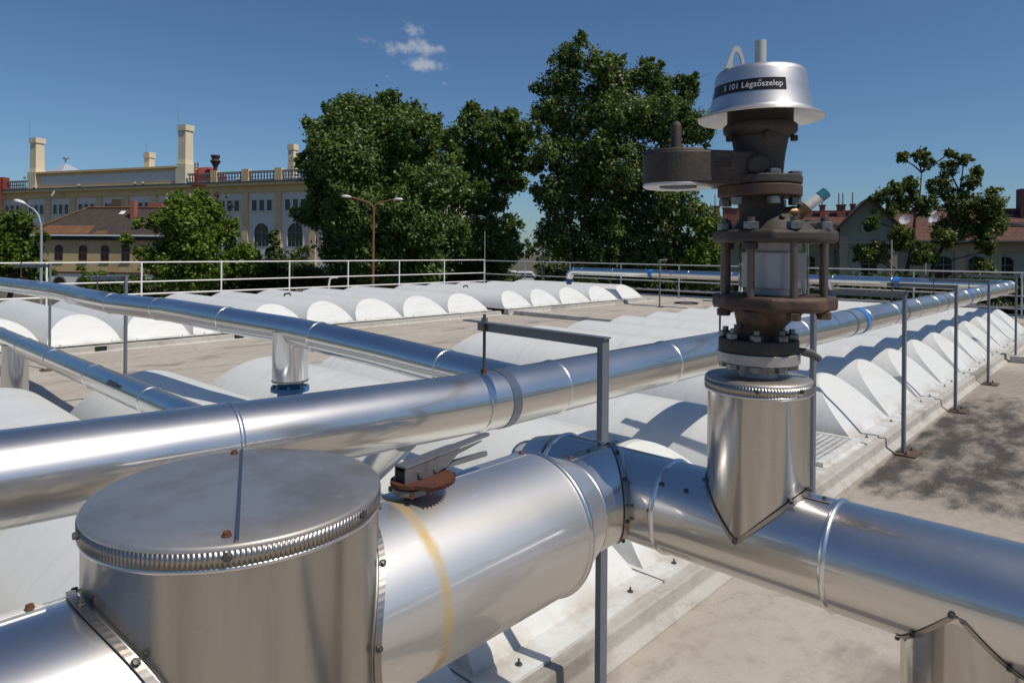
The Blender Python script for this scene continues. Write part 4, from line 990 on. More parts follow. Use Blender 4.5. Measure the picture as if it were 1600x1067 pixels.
tree('acacia_tree', 'bright green spreading tree between the brown roofed house and the factory', T5, 46, LM['acacia'], 300, .23, 2.4, .2)
tree('dry_tree', 'brownish sparse tree right behind the bright green tree', [(345, 330, 14), (352, 348, 14), (338, 312, 9)], 58, LM['dry'], 345, .16, 1.0, .12)
T6 = [(8, 348, 20), (40, 344, 16), (14, 388, 32), (48, 398, 20), (0, 425, 32), (72, 372, 8), (-30, 380, 40), (60, 425, 14), (28, 365, 18)]
tree('leafy_tree', 'green tree at the far left edge behind the grey street lamp', T6, 44, LM['bush'], 12, .22, 2.2, .2)
tree('small_bush', 'small light green bush before the white house wall', [(140, 432, 12), (150, 445, 10), (128, 422, 6), (160, 428, 6)], 40, LM['acacia'], 142, .13, 1.3, .04, cat='bush')
for i, (lb, t, m, w) in enumerate([([(372, 402, 18), (398, 412, 22), (350, 428, 22)], 50, 'bush', 'below the factory arches, left of the pointed one'), ([(429, 366, 6), (429, 380, 10), (430, 398, 13), (432, 415, 18)], 54, 'dark', 'tall and pointed before the factory'), ([(455, 412, 22), (480, 420, 22), (470, 398, 12)], 58, 'dark', 'dark, right of the pointed one')]):
    tree('shrub', 'green shrub ' + w, lb, t, LM[m], lb[0][0], .2, 2.4, .06, cat='shrub')
T7 = [(x_, y_, r_ * 1.2) for x_, y_, r_ in [(1436, 244, 9), (1408, 248, 8), (1452, 252, 9), (1482, 240, 7), (1486, 262, 12), (1503, 251, 9), (1512, 283, 12), (1472, 290, 15), (1420, 288, 11), (1395, 298, 10), (1378, 309, 12), (1420, 312, 17), (1455, 322, 15), (1500, 320, 20), (1530, 320, 18), (1553, 332, 18), (1545, 356, 18), (1500, 356, 22), (1415, 378, 16), (1362, 345, 10), (1352, 396, 12), (1376, 398, 15), (1402, 368, 14), (1440, 398, 16), (1532, 418, 13), (1542, 392, 8), (1392, 330, 9), (1520, 268, 8), (1470, 372, 14), (1560, 345, 14), (1535, 375, 14)]]
tree('locust_tree', 'gnarled locust tree with dark crooked limbs before the long tiled house', T7, 50, LM['locust'], 1412, .18, 4.2, .22, depth=.7, forks=[(1408, (1440, 270)), (1432, (1500, 300))], clump=.36)
# hedge and undergrowth masses
def mass(name, pts, t, mat, size, dens, lab):
    k = t / FPX; cen = []; rad = []; cnt = []
    for (px, py, rp) in pts:
        c = at(px, py, t + random.uniform(-3, 3)); cen.append(tuple(c)); rad.append(rp * k); cnt.append(int(dens * rp * rp))
    return leaves(name, mat, None, cen, rad, cnt, size, (0, 0, 0), kind='stuff')
mass('undergrowth', [(x, 432 + random.uniform(-8, 10), 24) for x in range(385, 800, 17)] + [(x, 436 + random.uniform(-8, 8), 24) for x in range(860, 1130, 17)] + [(x, 450, 22) for x in range(160, 400, 17)], 54, LM['dark'], .26, 2.0, '')
mass('distant_trees', [(x, 400 + random.uniform(-10, 6), 18) for x in range(740, 900, 9)], 150, LM['dark'], .7, .5, '')
mass('hedge', [(x, 450 + random.uniform(-4, 6), 24) for x in range(1120, 1660, 17)], 42, LM['dark'], .2, 1.8, '')

cen = []; rad = []; cnt = []
for k in range(64):
    a = -pi * .80 + pi * 1.42 * k / 63 - .35; dd = random.uniform(42, 60)
    # from the left edge of the view round behind the camera to its right edge
    az = atan2(FWD[1], FWD[0]) + .85 + (2 * pi - 1.7) * k / 63
    for z in (-1.0, 3.0, 6.5 + random.uniform(-2, 2)):
        cen.append((cos(az) * dd, sin(az) * dd, z)); rad.append(random.uniform(2.6, 4.2)); cnt.append(450)
leaves('unseen_tree_line', LM['big'], None, cen, rad, cnt, .55, (0, 0, 0), kind='stuff')  # trees out of view, added so the pipes reflect a dark horizon band

# ------------------------------------------------------------------ parked vans far off in the gap
def van(px, t, w, label, col):
    b = at(px, 430, t); T = thing('parked_van', (b.x, b.y, GZ), label, 'van', 'white vans far off in the gap')
    h = 2.05
    pl = [(-2.3, .45), (-2.3, 1.0), (-2.1, 1.95), (-1.7, h), (1.1, h), (1.75, 1.25), (2.35, 1.05), (2.4, .45)]
    X = RG; Y = FW
    q = MB(); q.prism([Vector((b.x, b.y, GZ)) + X * (a * w / 4.6) - Y * .9 + Vector((0, 0, z)) for a, z in pl], Y * 1.8); q.build('body', col, T, bevel=.08)
    q = MB(); q.prism([Vector((b.x, b.y, GZ)) + X * (a * w / 4.6) - Y * .915 + Vector((0, 0, z)) for a, z in ((-1.9, 1.25), (-1.75, 1.8), (1.0, 1.8), (1.45, 1.25))], Y * .01); q.build('window', M['black'], T)
    for s_ in (-1.4, 1.45):
        c = Vector((b.x, b.y, GZ + .34)) + X * (s_ * w / 4.6) - Y * .92
        MB().lathe(c, [(.34, 0), (.34, .2), (0, .2)], 18, axis=Y).build('wheel', M['black'], T)
vp = plain('white_van_paint', (.75, .75, .75), .3, 0, .03, 2, 0)
van(799, 92, 3.0, 'white van seen through the railing gap, smaller left one', vp)
van(820, 90, 4.2, 'white van seen through the railing gap, larger right one', vp)

# ------------------------------------------------------------------ street lamps
def lamp_head(c, d, parent, s=1.0):
    d = Vector(d).normalized(); sd_ = Vector((0, 0, 1)).cross(d).normalized(); u = d.cross(sd_)
    q = MB(); vs = []; n = 10; prof = [(0, .03), (.08, .07), (.25, .13), (.45, .13), (.58, .08), (.62, .02)]
    for l_, r in prof:
        for j in range(n):
            a = 2 * pi * j / n; vs.append(Vector(c) + d * (l_ * s) + sd_ * (cos(a) * r * s) + u * ((sin(a) * .75 + .15) * r * s))
    fs = [(i * n + j, i * n + (j + 1) % n, (i + 1) * n + (j + 1) % n, (i + 1) * n + j) for i in range(len(prof) - 1) for j in range(n)] + [tuple(range(n)), tuple(range((len(prof) - 1) * n, len(prof) * n))]
    q.add(vs, fs).build('lamp_head', M['rail'], parent, smooth=True, angle=70)
b = at(64, 430, 30); T = thing('street_lamp', (b.x, b.y, GZ), 'grey street lamp with one curved arm at the left edge', 'street lamp')
pts = [Vector((b.x, b.y, GZ)), at(64.5, 420, 30), at(64.5, 365, 30), at(63.5, 350, 30), at(60, 337, 30), at(53, 328, 30), at(38, 318.5, 30)]
MB().tube(pts, [.075, .06, .05, .045, .04, .035, .03], 10).build('pole', plain('lamp_pole_grey', (.38, .40, .44), .5, .2, .1, 3, 0), T, smooth=True, angle=60)
lamp_head(at(40, 319, 30), at(22, 313.5, 30) - at(40, 319, 30), T, .9)
b = at(583, 430, 39); T = thing('street_lamp', (b.x, b.y, GZ), 'rusty brown street lamp with two spread arms before the poplar', 'street lamp')
brown = plain('rusty_lamp_pole', (.20, .095, .05), .7, 0, .25, 3, 0)
MB().tube([Vector((b.x, b.y, GZ)), at(583, 400, 39), at(583.5, 324, 39)], [.10, .085, .06], 10).build('pole', brown, T, smooth=True, angle=60)
MB().tube([at(583.5, 328, 39), at(581.5, 321, 39), at(575, 316.5, 39), at(546, 308, 39)], .045, 8).build('arm', brown, T, smooth=True, angle=60)
MB().tube([at(583.5, 328, 39), at(586, 320, 39), at(592, 317, 39), at(618, 311.5, 39)], .045, 8).build('arm', brown, T, smooth=True, angle=60)
lamp_head(at(549, 308.5, 39), at(530, 307, 39) - at(549, 308.5, 39), T, .95)
lamp_head(at(614, 312, 39), at(632, 312, 39) - at(614, 312, 39), T, .9)
# overhead wire
a = at(250, 392, 60); c_ = at(420, 396.5, 60); d_ = at(560, 393, 60)
tag(MB().tube([a, c_, d_], .012, 5).build('overhead_wire', M['railgrey']), 'thin overhead wire strung before the factory', 'wire')

# ------------------------------------------------------------------ buildings
def frame_from(pl, tl, pr, tr):
    """building frame: origin at left end, x to the right along the facade, y away from the camera"""
    a = at(pl, HZ, tl); b = at(pr, HZ, tr); d = Vector((b.x - a.x, b.y - a.y, 0)); return Vector((a.x, a.y, 0)), atan2(d.y, d.x), d.length
M['cream'] = plain('cream_render', (.66, .48, .26), .85, 0, .12, .6, 0, (.46, .34, .20), .5)
M['chim'] = plain('pale_chimney_render', (.70, .60, .43), .85, 0, .08, .5, 0)
M['greypanel'] = plain('grey_render_panel', (.66, .61, .56), .85, 0, .08, .3, 0)
M['stone'] = plain('grey_stone_balustrade', (.24, .24, .23), .85, 0, .2, 1, 0)
M['darkglass'] = plain('dark_window_glass', (.012, .014, .018), .15, 0, .3, .5, 0)
M['frame'] = plain('window_frame_grey', (.20, .18, .16), .6, 0, .1, 1, 0)
M['redpaint'] = plain('red_oxide_paint', (.25, .04, .025), .6, 0, .2, 1, 0)
M['gutter'] = plain('dark_zinc_gutter', (.10, .11, .12), .5, .3, .2, 1, 0)
o3, rot, flen = frame_from(0, 136, 484, 110)
fa = thing('factory_building', (o3.x, o3.y, 0), 'long cream factory with tall square chimneys and roof balustrade at left', 'building', rotz=rot)
def fb(name, x0, x1, y0, y1, z0, z1, mat, par=None): return MB().span(x0, x1, y0, y1, z0, z1).build(name, mat, par or fa, local=True)
def floc(px, t):
    p = at(px, HZ, t); d = Vector((p.x - o3.x, p.y - o3.y, 0)); return (d.x * cos(rot) + d.y * sin(rot), -d.x * sin(rot) + d.y * cos(rot))
XA, XB = -18, 96
fb('wall', XA, XB, 0, 16, GZ, 12.1, M['greypanel'])
fb('cornice_fascia', XA, XB, -.35, -.003, 11.0, 12.1, M['cream'])
fb('cornice', XA, XB, -1.25, .4, 12.1, 12.55, M['cream'])
fb('gutter', XA, XB, -1.4, -.5, 12.553, 12.75, M['gutter'])
fb('roof_slab', XA, XB, -.4, 16, 12.553, 12.9, M['gutter'])
bays = [68.3 - 6.8 * k for k in range(-4, 13)]
pil0 = None
for x in bays:
    if pil0 is None:
        pil0 = MB().span(-.62, .62, -.28, -.004, GZ, 10.997).build('pilaster', M['cream'], fa, local=True); pil0.location.x = x
    else:
        c = pil0.copy(); COL.objects.link(c); c.location.x = x
def arch_poly(w, z0, zspring, n=14): return [(-w / 2, z0)] + [(w / 2, z0)] + [(w / 2 * cos(a), zspring + w / 2 * sin(a)) for a in [pi * k / n for k in range(n + 1)]]
win0 = arc0 = None
for x in bays[:-1]:
    xc = x - 3.4
    for dx in (-1.55, 0, 1.55):
        if win0 is None:
            q = MB(); q.span(-.66, -.5, -.12, -.003, 7.9, 9.85).span(.5, .66, -.12, -.003, 7.9, 9.85).span(-.497, .497, -.12, -.003, 9.69, 9.85).span(-.75, .75, -.2, -.003, 7.72, 7.897)
            win0 = q.build('window', M['greypanel'], fa, local=True)
            q = MB(); q.span(-.497, .497, -.03, -.006, 7.9, 9.687); q.build('pane', M['darkglass'], win0, local=True)
            q = MB(); q.span(-.03, .03, -.055, -.033, 7.9, 9.687).span(-.497, .497, -.052, -.033, 9.15, 9.2); q.build('glazing_bar', M['frame'], win0, local=True)
            win0.location.x = xc + dx
        else:
            c = copy_tree(win0, fa); c.location.x = xc + dx
    if arc0 is None:
        outer = arch_poly(3.5, 2.0, 4.3); inner = arch_poly(3.0, 2.0, 4.3)
        q = MB(); n = len(outer)
        vs = [(a, -.15, b) for a, b in outer] + [(a, -.15, b) for a, b in inner] + [(a, -.003, b) for a, b in outer] + [(a, -.003, b) for a, b in inner]
        fs = []
        for i in range(1, n):
            j = (i + 1) % n
            if i == n - 1: j = 0
            fs += [(i, j, n + j, n + i), (i, j, 2 * n + j, 2 * n + i), (n + i, n + j, 3 * n + j, 3 * n + i)]
        arc0 = q.add(vs, fs).build('arched_window', M['greypanel'], fa, local=True)
        q = MB().prism([(a, -.04, b) for a, b in inner], (0, .03, 0)); q.build('pane', M['darkglass'], arc0, local=True)
        q = MB(); q.span(-.05, .05, -.08, -.044, 2.0, 5.75).span(-1.48, 1.48, -.078, -.044, 4.2, 4.32).span(-.8, -.74, -.078, -.044, 2.0, 5.4).span(.74, .8, -.078, -.044, 2.0, 5.4); q.build('glazing_bar', M['frame'], arc0, local=True)
        arc0.location.x = xc
    else:
        c = copy_tree(arc0, fa); c.location.x = xc
# attic with grey recessed panel
fb('attic', 8.9, 47.4, .3, 3.0, 12.9, 15.75, M['cream']); fb('attic_cornice', 8.7, 47.6, -.15, 3.2, 15.753, 16.1, M['cream'])
fb('attic_panel', 11.2, 46.0, .24, .297, 13.5, 15.2, M['greypanel'])
fb('attic_band', 9.2, 47.0, .05, .297, 12.9, 13.3, M['cream'])
def chimney(x, y, w, d, z0, zbase, ztop, mat=None, base=True):
    mat = mat or M['chim']; q = MB()
    c = MB(); b_ = w * .5
    vs = []; rings = [(zbase, b_ * 1.1, d * .55), (zbase + .8, b_ * 1.0, d * .5), (ztop - 1.0, b_ * .93, d * .47)]
    for z, a, e in rings: vs += [(x - a, y - e, z), (x + a, y - e, z), (x + a, y + e, z), (x - a, y + e, z)]
    fs = [(i * 4 + j, i * 4 + (j + 1) % 4, (i + 1) * 4 + (j + 1) % 4, (i + 1) * 4 + j) for i in range(2) for j in range(4)] + [(0, 1, 2, 3), (8, 9, 10, 11)]
    o = c.add(vs, fs).build('chimney', mat, fa, local=True)
    MB().span(x - b_ * 1.14, x + b_ * 1.14, y - d * .57, y + d * .57, ztop - .997, ztop).build('chimney_cap', mat, o, local=True)
    if base: MB().span(x - b_ * 1.3, x + b_ * 1.3, y - d * .65, y + d * .65, z0, zbase - .003).build('chimney_base', mat, o, local=True)
    return o
c1 = chimney(9.2, .95, 1.75, 1.75, 12.9, 16.2, 22.9); c2 = chimney(47.2, .95, 1.75, 1.75, 12.9, 16.4, 23.3)
x, y = floc(232.5, 126); chimney(x, y, 1.3, 1.3, 12.9, 13.5, 19.2, base=False)
x, y = floc(456.5, 116); chimney(x, y, 1.2, 1.2, 12.9, 13.5, 19.4, base=False)
for (xx, yy, zt_) in ((8.0, .2, 26.4), (46.2, .2, 26.0), (floc(228, 126)[0], floc(228, 126)[1], 21)):
    MB().tube([(xx, yy, zt_ - 4.5), (xx, yy, zt_)], .035, 5).build('lightning_spike', M['stone'], fa, local=True)
# balustrade on the right and far left
def balustrade(x0, x1):
    fb('plinth_rail', x0, x1, -.1, .25, 12.903, 13.2, M['stone']); fb('hand_rail', x0, x1, -.15, .3, 14.25, 14.6, M['stone'])
bal0 = None; pier0 = None
for (x0, x1) in ((48.8, 96.0), (-18, 7.4)):
    balustrade(x0, x1); x = x0 + .3
    while x < x1 - .2:
        if bal0 is None:
            bal0 = MB().lathe((0, .08, 13.203), [(.12, 0), (.12, .08), (.07, .14), (.17, .42), (.07, .85), (.12, .98), (.12, 1.043)], 8).build('baluster', M['stone'], fa, local=True, smooth=True); bal0.location.x = x
        else:
            c = bal0.copy(); COL.objects.link(c); c.location.x = x
        x += .62
for x in bays:
    if not (49.5 < x < 90 or x < 6): continue
    if pier0 is None: pier0 = MB().span(-.7, .7, -.3, .5, 12.906, 14.95).build('balustrade_pier', M['cream'], fa, local=True); pier0.location.x = x
    else:
        c = pier0.copy(); COL.objects.link(c); c.location.x = x
# glass pyramid, red turret, urn vent, red ladder, floodlights
x, y = floc(101.5, 150); q = MB().add([(x - 4.2, y - 4.2, 16.9), (x + 4.2, y - 4.2, 16.9), (x + 4.2, y + 4.2, 16.9), (x - 4.2, y + 4.2, 16.9), (x, y, 20.1)], [(0, 1, 4), (1, 2, 4), (2, 3, 4), (3, 0, 4), (3, 2, 1, 0)])
py_ = q.build('pyramid_skylight', plain('pale_glazed_roof', (.50, .54, .60), .3, .2, .1, .5, 0), fa, local=True); fb('skylight_base', x - 4, x + 4, y - 4, y + 4, 12.9, 16.897, M['greypanel'])
MB().lathe((x, y, 20.0), [(.12, 0), (.12, .9), (.55, 1.0), (.6, 1.2), (.2, 1.4), (0, 1.4)], 12).build('roof_vent', M['stone'], py_, local=True, smooth=True)
x, y = floc(324, 126); q = MB(); n = 8
rings = [(3.2, 12.9), (3.2, 15.0), (1.4, 16.4), (0.3, 16.6)]
q.lathe((x, y, 0), rings, 8); q.build('red_turret', M['redpaint'], fa, local=True)
x, y = floc(335.5, 123); MB().lathe((x, y, 15.4), [(.35, 0), (.35, .8), (.55, 1.3), (.95, 1.9), (.55, 2.3), (.8, 2.7), (.8, 3.0), (0, 3.0)], 14).build('urn_vent', plain('dark_brown_metal', (.06, .035, .03), .6, .2, .2, 1, 0), fa, local=True, smooth=True)
x, y = floc(327, 119); lad = MB()
for dx in (-.35, .35): lad.span(x + dx - .06, x + dx + .06, -1.75, -1.6, 9.0, 16.2)
for k in range(14): lad.span(x - .29, x + .29, -1.72, -1.63, 9.3 + .5 * k, 9.4 + .5 * k)
lad.build('red_ladder', M['redpaint'], fa, local=True)
fb('red_landing', x - 1.2, x + 1.8, -1.6, -1.26, 12.2, 12.35, M['redpaint'])
x = floc(5, 135)[0]; q = MB()
for dx in (-.8, .8): q.span(x + dx - .1, x + dx + .1, -1.75, -1.55, 6.5, 15.2)
for k in range(17): q.span(x - .7, x + .7, -1.7, -1.6, 6.8 + .5 * k, 6.92 + .5 * k)
q.build('red_ladder', M['redpaint'], fa, local=True); fb('red_balcony', x - 3, x + 3, -1.9, -.3, 7.05, 7.25, M['redpaint'])
fb('red_stack', x - .8, x + .4, -.9, .4, 12.906, 15.3, M['redpaint'])
for (px, z) in ((23, 14.9), (357, 15.6), (46, 12.9), (152, 12.9), (274, 12.9), (290, 12.9), (476, 13.0)):
    x = floc(px, 130)[0]; q = MB().lathe((x, -1.3, z), [(.10, -.2), (.26, .15), (.26, .36), (0, .40)], 10, axis=(.5, -.5, .6)); q.build('floodlight', M['stone'], fa, local=True, smooth=True)
x = floc(84.5, 128)[0]; q = MB().lathe((x, -1.9, 11.6), [(.1, 0), (.55, .12), (.62, .22), (.0, .12)], 14, axis=(-.3, -.8, .3)); q.build('satellite_dish', M['rail'], fa, local=True, smooth=True)

# brown roofed house
M['rooftile'] = None
def tilemat(name, a, b_, sx, sz, patch=None):
    m, Nn, Ll, b = newmat(name); tcn = Nn.new('ShaderNodeTexCoord'); br = Nn.new('ShaderNodeTexBrick')
    mp = Nn.new('ShaderNodeMapping'); Ll.new(tcn.outputs['Object'], mp.inputs['Vector']); mp.inputs['Rotation'].default_value = (pi / 2, 0, 0)
    Ll.new(mp.outputs[0], br.inputs['Vector']); br.inputs['Scale'].default_value = 1; br.inputs['Brick Width'].default_value = sx; br.inputs['Row Height'].default_value = sz
    br.inputs['Mortar Size'].default_value = .025; br.inputs['Color1'].default_value = (*a, 1); br.inputs['Color2'].default_value = (*b_, 1); br.inputs['Mortar'].default_value = tuple(x * .35 for x in a) + (1,)
    n = noise(Nn, Ll, .9, 6, .65); c = mixrgb(Nn, Ll, ramp(Nn, Ll, n.outputs['Fac'], [(.42, 0), (.66, .65)]).outputs[0], br.outputs['Color'], patch or tuple(x * .6 for x in a))
    Ll.new(c, b.inputs['Base Color']); b.inputs['Roughness'].default_value = .85; bump(Nn, Ll, b, br.outputs['Fac'], -.6, .03); return m
M['tile_old'] = tilemat('old_dark_tile', (.060, .047, .038), (.085, .062, .048), .4, .3, (.040, .034, .028))
M['tile_new'] = tilemat('orange_tile', (.20, .085, .038), (.25, .12, .055), .4, .3, (.15, .07, .035))
M['tile_red'] = tilemat('red_brown_tile', (.12, .048, .034), (.165, .068, .045), .5, .38, (.08, .038, .03))
M['ochre'] = plain('ochre_render', (.50, .37, .20), .85, 0, .12, .6, 0, (.36, .25, .14), .6)
M['whitewall'] = plain('whitewashed_wall', (.70, .68, .64), .8, 0, .06, .6, 0)
M['brick'] = plain('red_brick', (.33, .11, .08), .85, 0, .2, 4, 0)
M['brickdark'] = plain('sooty_brick', (.10, .07, .05), .9, 0, .3, 4, 0)
M['woodframe'] = plain('maroon_window_frame', (.12, .04, .035), .6, 0, .15, 2, 0)
o3, rot, hl = frame_from(40, 82, 252, 80)
ho = thing('brown_roof_house', (o3.x, o3.y, 0), 'small ochre house with patched brown tile roof and white ground floor', 'house', rotz=rot)
def hb(name, x0, x1, y0, y1, z0, z1, mat, par=None): return MB().span(x0, x1, y0, y1, z0, z1).build(name, mat, par or ho, local=True)
hb('wall', .6, hl, .0, 9, -1.35, 3.0, M['ochre']); hb('ground_floor_wall', .5, hl + .1, -.1, 9.1, GZ, -1.55, M['whitewall']); hb('string_course', .4, hl + .2, -.22, 9.2, -1.547, -1.353, M['woodframe'])
zr, ze = 6.5, 3.05
ins = 4.6
rf = MB().add([(-.3, -.45, ze), (hl + .6, -.45, ze), (hl + .6, 10, ze), (-.3, 10, ze), (ins, 4.5, zr), (hl - 1, 4.5, zr)], [(0, 1, 5, 4), (1, 2, 5), (2, 3, 4, 5), (3, 0, 4), (3, 2, 1, 0)]).build('roof', M['tile_old'], ho, local=True)
def onroof(x, s, lift=.03): return (x, -.45 + 4.95 * s, ze + (zr - ze) * s + lift)
q = MB().add([onroof(.1 + .9, .02), onroof(8.4, .02), onroof(8.2, .33), onroof(2.0, .33)], [(0, 1, 2, 3)]).build('new_tile_patch', M['tile_new'], rf, local=True)
MB().add([onroof(8.9, .02), onroof(10.9, .02), onroof(10.5, .14), onroof(9.3, .14)], [(0, 1, 2, 3)]).build('new_tile_patch', M['tile_new'], rf, local=True)
MB().add([onroof(9.6, .76, .06), onroof(10.3, .76, .06), onroof(10.2, .88, .06), onroof(9.55, .88, .06)], [(0, 1, 2, 3)]).build('skylight', M['rail'], rf, local=True)
MB().tube([(-.3, -.45, ze + .08), (ins, 4.5, zr + .1)], .13, 6).build('hip_ridge', M['tile_new'], rf, local=True)
MB().tube([(ins, 4.5, zr + .1), (hl - 1, 4.5, zr + .1)], .13, 6).build('ridge', M['tile_new'], rf, local=True)
hb('gutter', -.4, hl + .7, -.6, -.42, ze - .14, ze + .02, M['rail'])
hb('eaves_soffit_shade', .5, hl, -.3, -.003, 2.45, 2.96, M['black'])  # flat black soffit block, standing in for the shade under the eaves
for (px, w_, zb_, zt_, mt) in ((196.5, .5, 4.6, 7.3, 'brick'), (214, 1.9, 5.5, 7.25, 'brick'), (146, 1.3, 6.2, 7.7, 'brickdark'), (133, .7, 6.2, 7.1, 'brickdark')):
    p = at(px, HZ, 82); d = Vector((p.x - o3.x, p.y - o3.y, 0)); x = d.x * cos(rot) + d.y * sin(rot)
    yy = 2.8 if px == 196.5 else 5.2
    MB().span(x - w_ / 2, x + w_ / 2, yy - .35, yy + .35, zb_, zt_).build('chimney', M[mt], rf, local=True)
w0 = None
for px in (45, 87, 128.5, 166, 201, 238):
    p = at(px, HZ, 81); d = Vector((p.x - o3.x, p.y - o3.y, 0)); x = d.x * cos(rot) + d.y * sin(rot)
    if w0 is None:
        po = [(-.52, 0), (.52, 0), (.52, 1.65), (.3, 1.84), (0, 1.9), (-.3, 1.84), (-.52, 1.65)]
        w0 = MB().prism([(a, -.05, b) for a, b in po], (0, .046, 0)).build('window', M['woodframe'], ho, local=True)
        q = MB()
        for sx in (-1, 1):
            q.prism([(sx * a, -.056, b) for a, b in ((.05, .08), (.44, .08), (.44, 1.0), (.05, 1.0))], (0, .004, 0)); q.prism([(sx * a, -.056, b) for a, b in ((.05, 1.1), (.44, 1.1), (.44, 1.6), (.05, 1.72))], (0, .004, 0))
        q.build('pane', M['darkglass'], w0, local=True); MB().span(-.65, .65, -.16, -.003, -.1, -.003).build('sill', M['ochre'], w0, local=True); w0.location = (x, 0, -.05)
    else:
        c = copy_tree(w0, ho); c.location = (x, 0, -.05)
a0 = None
for px in (90, 130, 172):
    p = at(px, HZ, 81); d = Vector((p.x - o3.x, p.y - o3.y, 0)); x = d.x * cos(rot) + d.y * sin(rot)
    po = arch_poly(1.5, GZ, -2.75)
    if a0 is None:
        a0 = MB().prism([(a, -.2, b) for a, b in arch_poly(1.9, GZ, -2.75)], (0, .097, 0)).build('arched_opening', M['stone'], ho, local=True)
        MB().prism([(a, -.21, b) for a, b in po], (0, .006, 0)).build('pane', M['darkglass'], a0, local=True); a0.location.x = x
    else:
        c = copy_tree(a0, ho); c.location.x = x

# long tiled house on the right
o3, rot, ll = frame_from(1128, 78, 1700, 66)
lh = thing('long_tiled_house', (o3.x, o3.y, 0), 'long shaded house with red tiled roof, gabled wing and satellite dishes at right', 'house', rotz=rot)
M['greenwall'] = plain('grey_green_render', (.27, .28, .235), .85, 0, .12, .5, 0); M['beigewall'] = plain('beige_pilaster_render', (.36, .30, .21), .85, 0, .12, .5, 0)
M['darkwood'] = plain('dark_eaves_wood', (.022, .018, .016), .8, 0, .2, 1, 0)
def lb(name, x0, x1, y0, y1, z0, z1, mat, par=None): return MB().span(x0, x1, y0, y1, z0, z1).build(name, mat, par or lh, local=True)
def lx(px, yoff=0):
    # local x on the facade under a photo column
    r = (px - 800) / FPX; a = Vector((o3.x, o3.y, 0)); d = Vector((cos(rot), sin(rot), 0)); nrm = Vector((-sin(rot), cos(rot), 0)); a = a + nrm * yoff
    la, fa_ = a.dot(RG), a.dot(FW); ld_, fd_ = d.dot(RG), d.dot(FW)
    return (r * fa_ - la) / (ld_ - r * fd_)
xe = lx(1690)
lb('wall', .0, xe, 0, 10, GZ, 3.0, M['greenwall'])
zr, ze = 6.35, 2.95
rf = MB().add([(-1, -1.2, ze), (xe + 1, -1.2, ze), (xe + 1, 11, ze), (-1, 11, ze), (4.5, 5, zr), (xe, 5, zr)], [(0, 1, 5, 4), (1, 2, 5), (2, 3, 4, 5), (3, 0, 4), (3, 2, 1, 0)]).build('roof', M['tile_red'], lh, local=True)
lb('gutter', -1, xe + 1, -1.38, -1.16, ze - .15, ze + .01, M['gutter'])
lb('frieze', .1, xe, -.2, -.003, 1.9, 2.8, M['beigewall'])
MB().tube([(4.5, 5, zr + .05), (xe, 5, zr + .05)], .14, 6).build('ridge', M['tile_red'], rf, local=True)
MB().tube([(-1, -1.2, ze + .05), (4.5, 5, zr + .05)], .14, 6).build('hip_ridge', M['tile_red'], rf, local=True)
# eyebrow dormers as dark slots
for px in (1545, 1586, 1300):
    x = lx(px); s = .42; yy = -1.2 + 6.2 * s; zz = ze + (zr - ze) * s
    MB().add([(x - 2.2, yy, zz + .05), (x + 2.2, yy, zz + .05), (x, yy + .1, zz + .42), (x - 2.2, yy + .9, zz + .52), (x + 2.2, yy + .9, zz + .52)], [(0, 1, 2), (0, 2, 3), (1, 4, 2), (2, 4, 3)]).build('roof_hatch', M['darkwood'], rf, local=True)
for px, w_, zt_, nf in ((1117, .95, 6.9, 1), (1135, .9, 6.7, 1), (1147, .9, 6.6, 0), (1262, .8, 6.9, 0), (1285, .55, 6.95, 1), (1314.5, .85, 6.95, 2), (1333, .45, 7.0, 1)):
    x = max(lx(px, 3.5), .2) if px > 1200 else lx(px, 2.5)
    yy = 4.2 if px > 1200 else 2.6
    o = MB().span(x - w_ / 2, x + w_ / 2, yy - .4, yy + .4, ze - .5 if px < 1200 else 5.2, zt_).build('chimney', M['brick'] , rf, local=True)
    MB().span(x - w_ / 2 - .08, x + w_ / 2 + .08, yy - .48, yy + .48, zt_ + .003, zt_ + .18).build('chimney_cap', M['brickdark'], rf, local=True)
    for k in range(nf): MB().tube([(x + (k - (nf - 1) / 2) * .42, yy, zt_ + .1), (x + (k - (nf - 1) / 2) * .42, yy, zt_ + 1.5)], .11, 8).build('flue', M['railgrey'], rf, local=True)
xx = lx(1597, 4)
MB().span(xx - .4, xx + 2.5, 3.2, 4.6, 4.9, 8.45).build('chimney', plain('maroon_stack', (.075, .018, .026), .7, 0, .15, 1, 0), rf, local=True)
MB().lathe((xx + 1.0, 3.9, 8.45), [(.45, 0), (.45, .7), (.5, .75), (0, .8)], 14).build('flue', M['railgrey'], rf, local=True, smooth=True)
# gabled wing
gx0, gx1 = lx(1312, -1.8), lx(1402, -1.8); gc = (gx0 + gx1) / 2
lb('wing_wall', gx0, gx1, -1.8, -.004, GZ, 4.35, M['greenwall'])
MB().prism([(gx0, -1.8, 4.353), (gx1, -1.8, 4.353), (gc, -1.8, 7.35)], (0, 6, 0)).build('gable_wall', M['greenwall'], lh, local=True)
for s_, xa in ((-1, gx0), (1, gx1)):
    dx = (gc - xa); k = .28
    q = MB().add([(xa - dx * k, -2.9, 4.42 - 2.6 * k), (gc, -2.9, 7.45), (gc, 5, 7.45), (xa - dx * k, 5, 4.42 - 2.6 * k)], [(0, 1, 2, 3)]); o = q.build('wing_roof', M['tile_red'], lh, local=True)
    so = o.modifiers.new('thickness', 'SOLIDIFY'); so.thickness = .1
    q = MB().prism([(xa - dx * k, -2.95, 4.30 - 2.6 * k), (gc, -2.95, 7.33), (gc, -2.95, 7.62), (xa - dx * k, -2.95, 4.57 - 2.6 * k)], (0, .04, 0)); q.build('barge_board', M['darkwood'], lh, local=True)
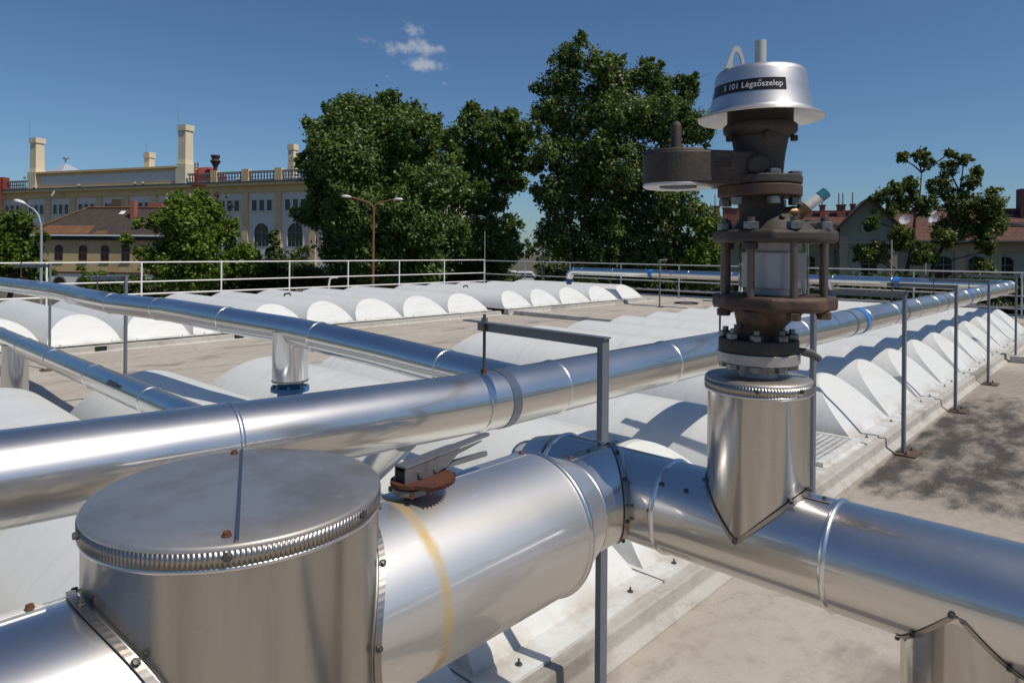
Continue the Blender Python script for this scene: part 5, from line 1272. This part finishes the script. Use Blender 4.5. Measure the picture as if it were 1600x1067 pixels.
for xa in (gx0, gx1 - .75): lb('quoin_pilaster', xa, xa + .75, -1.95, -1.803, GZ, 3.4, M['beigewall'])
lb('wing_band', gx0 - .1, gx1 + .1, -2.0, -1.806, 1.75, 2.05, M['beigewall']); lb('wing_band', gx0 - .1, gx1 + .1, -2.0, -1.806, 2.6, 2.85, M['beigewall'])
rw = MB().lathe((gc, -1.803, 4.3), [(.75, 0), (.75, .12), (0, .12)], 24, axis=(0, -1, 0)).build('round_window', M['beigewall'], lh, local=True, smooth=True, angle=30)
MB().lathe((gc, -1.93, 4.3), [(.48, 0), (.48, .01), (0, .01)], 24, axis=(0, -1, 0)).build('pane', M['darkglass'], rw, local=True)
w0 = None
for px in (1212, 1262, 1358, 1474, 1527, 1570):
    yo = -1.806 if px == 1358 else 0
    x = lx(px, yo); po = [(-.6, -1.6), (.6, -1.6), (.6, .75), (.35, 1.0), (0, 1.08), (-.35, 1.0), (-.6, .75)]
    if w0 is None:
        w0 = MB().prism([(a * 1.2, -.08, b * 1.06) for a, b in po], (0, .075, 0)).build('window', M['darkwood'], lh, local=True)
        MB().prism([(a, -.085, b) for a, b in po], (0, .004, 0)).build('pane', M['darkglass'], w0, local=True)
        MB().span(-.04, .04, -.11, -.088, -1.6, 1.05).span(-.58, .58, -.108, -.088, .25, .33).build('glazing_bar', M['frame'], w0, local=True); w0.location = (x, yo, .2)
    else: c = copy_tree(w0, lh); c.location = (x, yo, .2)
for px in (1296, 1424, 1500, 1556, 1620): lb('pilaster', lx(px) - .45, lx(px) + .45, -.16, -.006, GZ, 1.897, M['beigewall'])
for px, py in ((1454, 330), (1455, 343), (1412, 345)):
    x = lx(px, -1); z = EYE - (py - 396.5) / FPX * 71
    o = MB().lathe((x, -1.5, z), [(.12, -.1), (.4, .03), (.52, .13), (0, .02)], 18, axis=(-.35, -.85, .4)).build('satellite_dish', M['rail'], lh, local=True, smooth=True)
for px in (1393, 1446):
    p = at(px, 430, 48); q = MB().tube([(p.x, p.y, GZ), (p.x, p.y, at(px, 375 if px < 1400 else 412, 48).z)], .05, 8)
    tag(q.build('marker_pole', plain('orange_white_pole', (.55, .42, .33), .6, 0, .2, 2, 0), smooth=True), 'thin pale pole before the long tiled house, ' + ('left of two, taller' if px < 1400 else 'right of two, shorter'), 'pole')
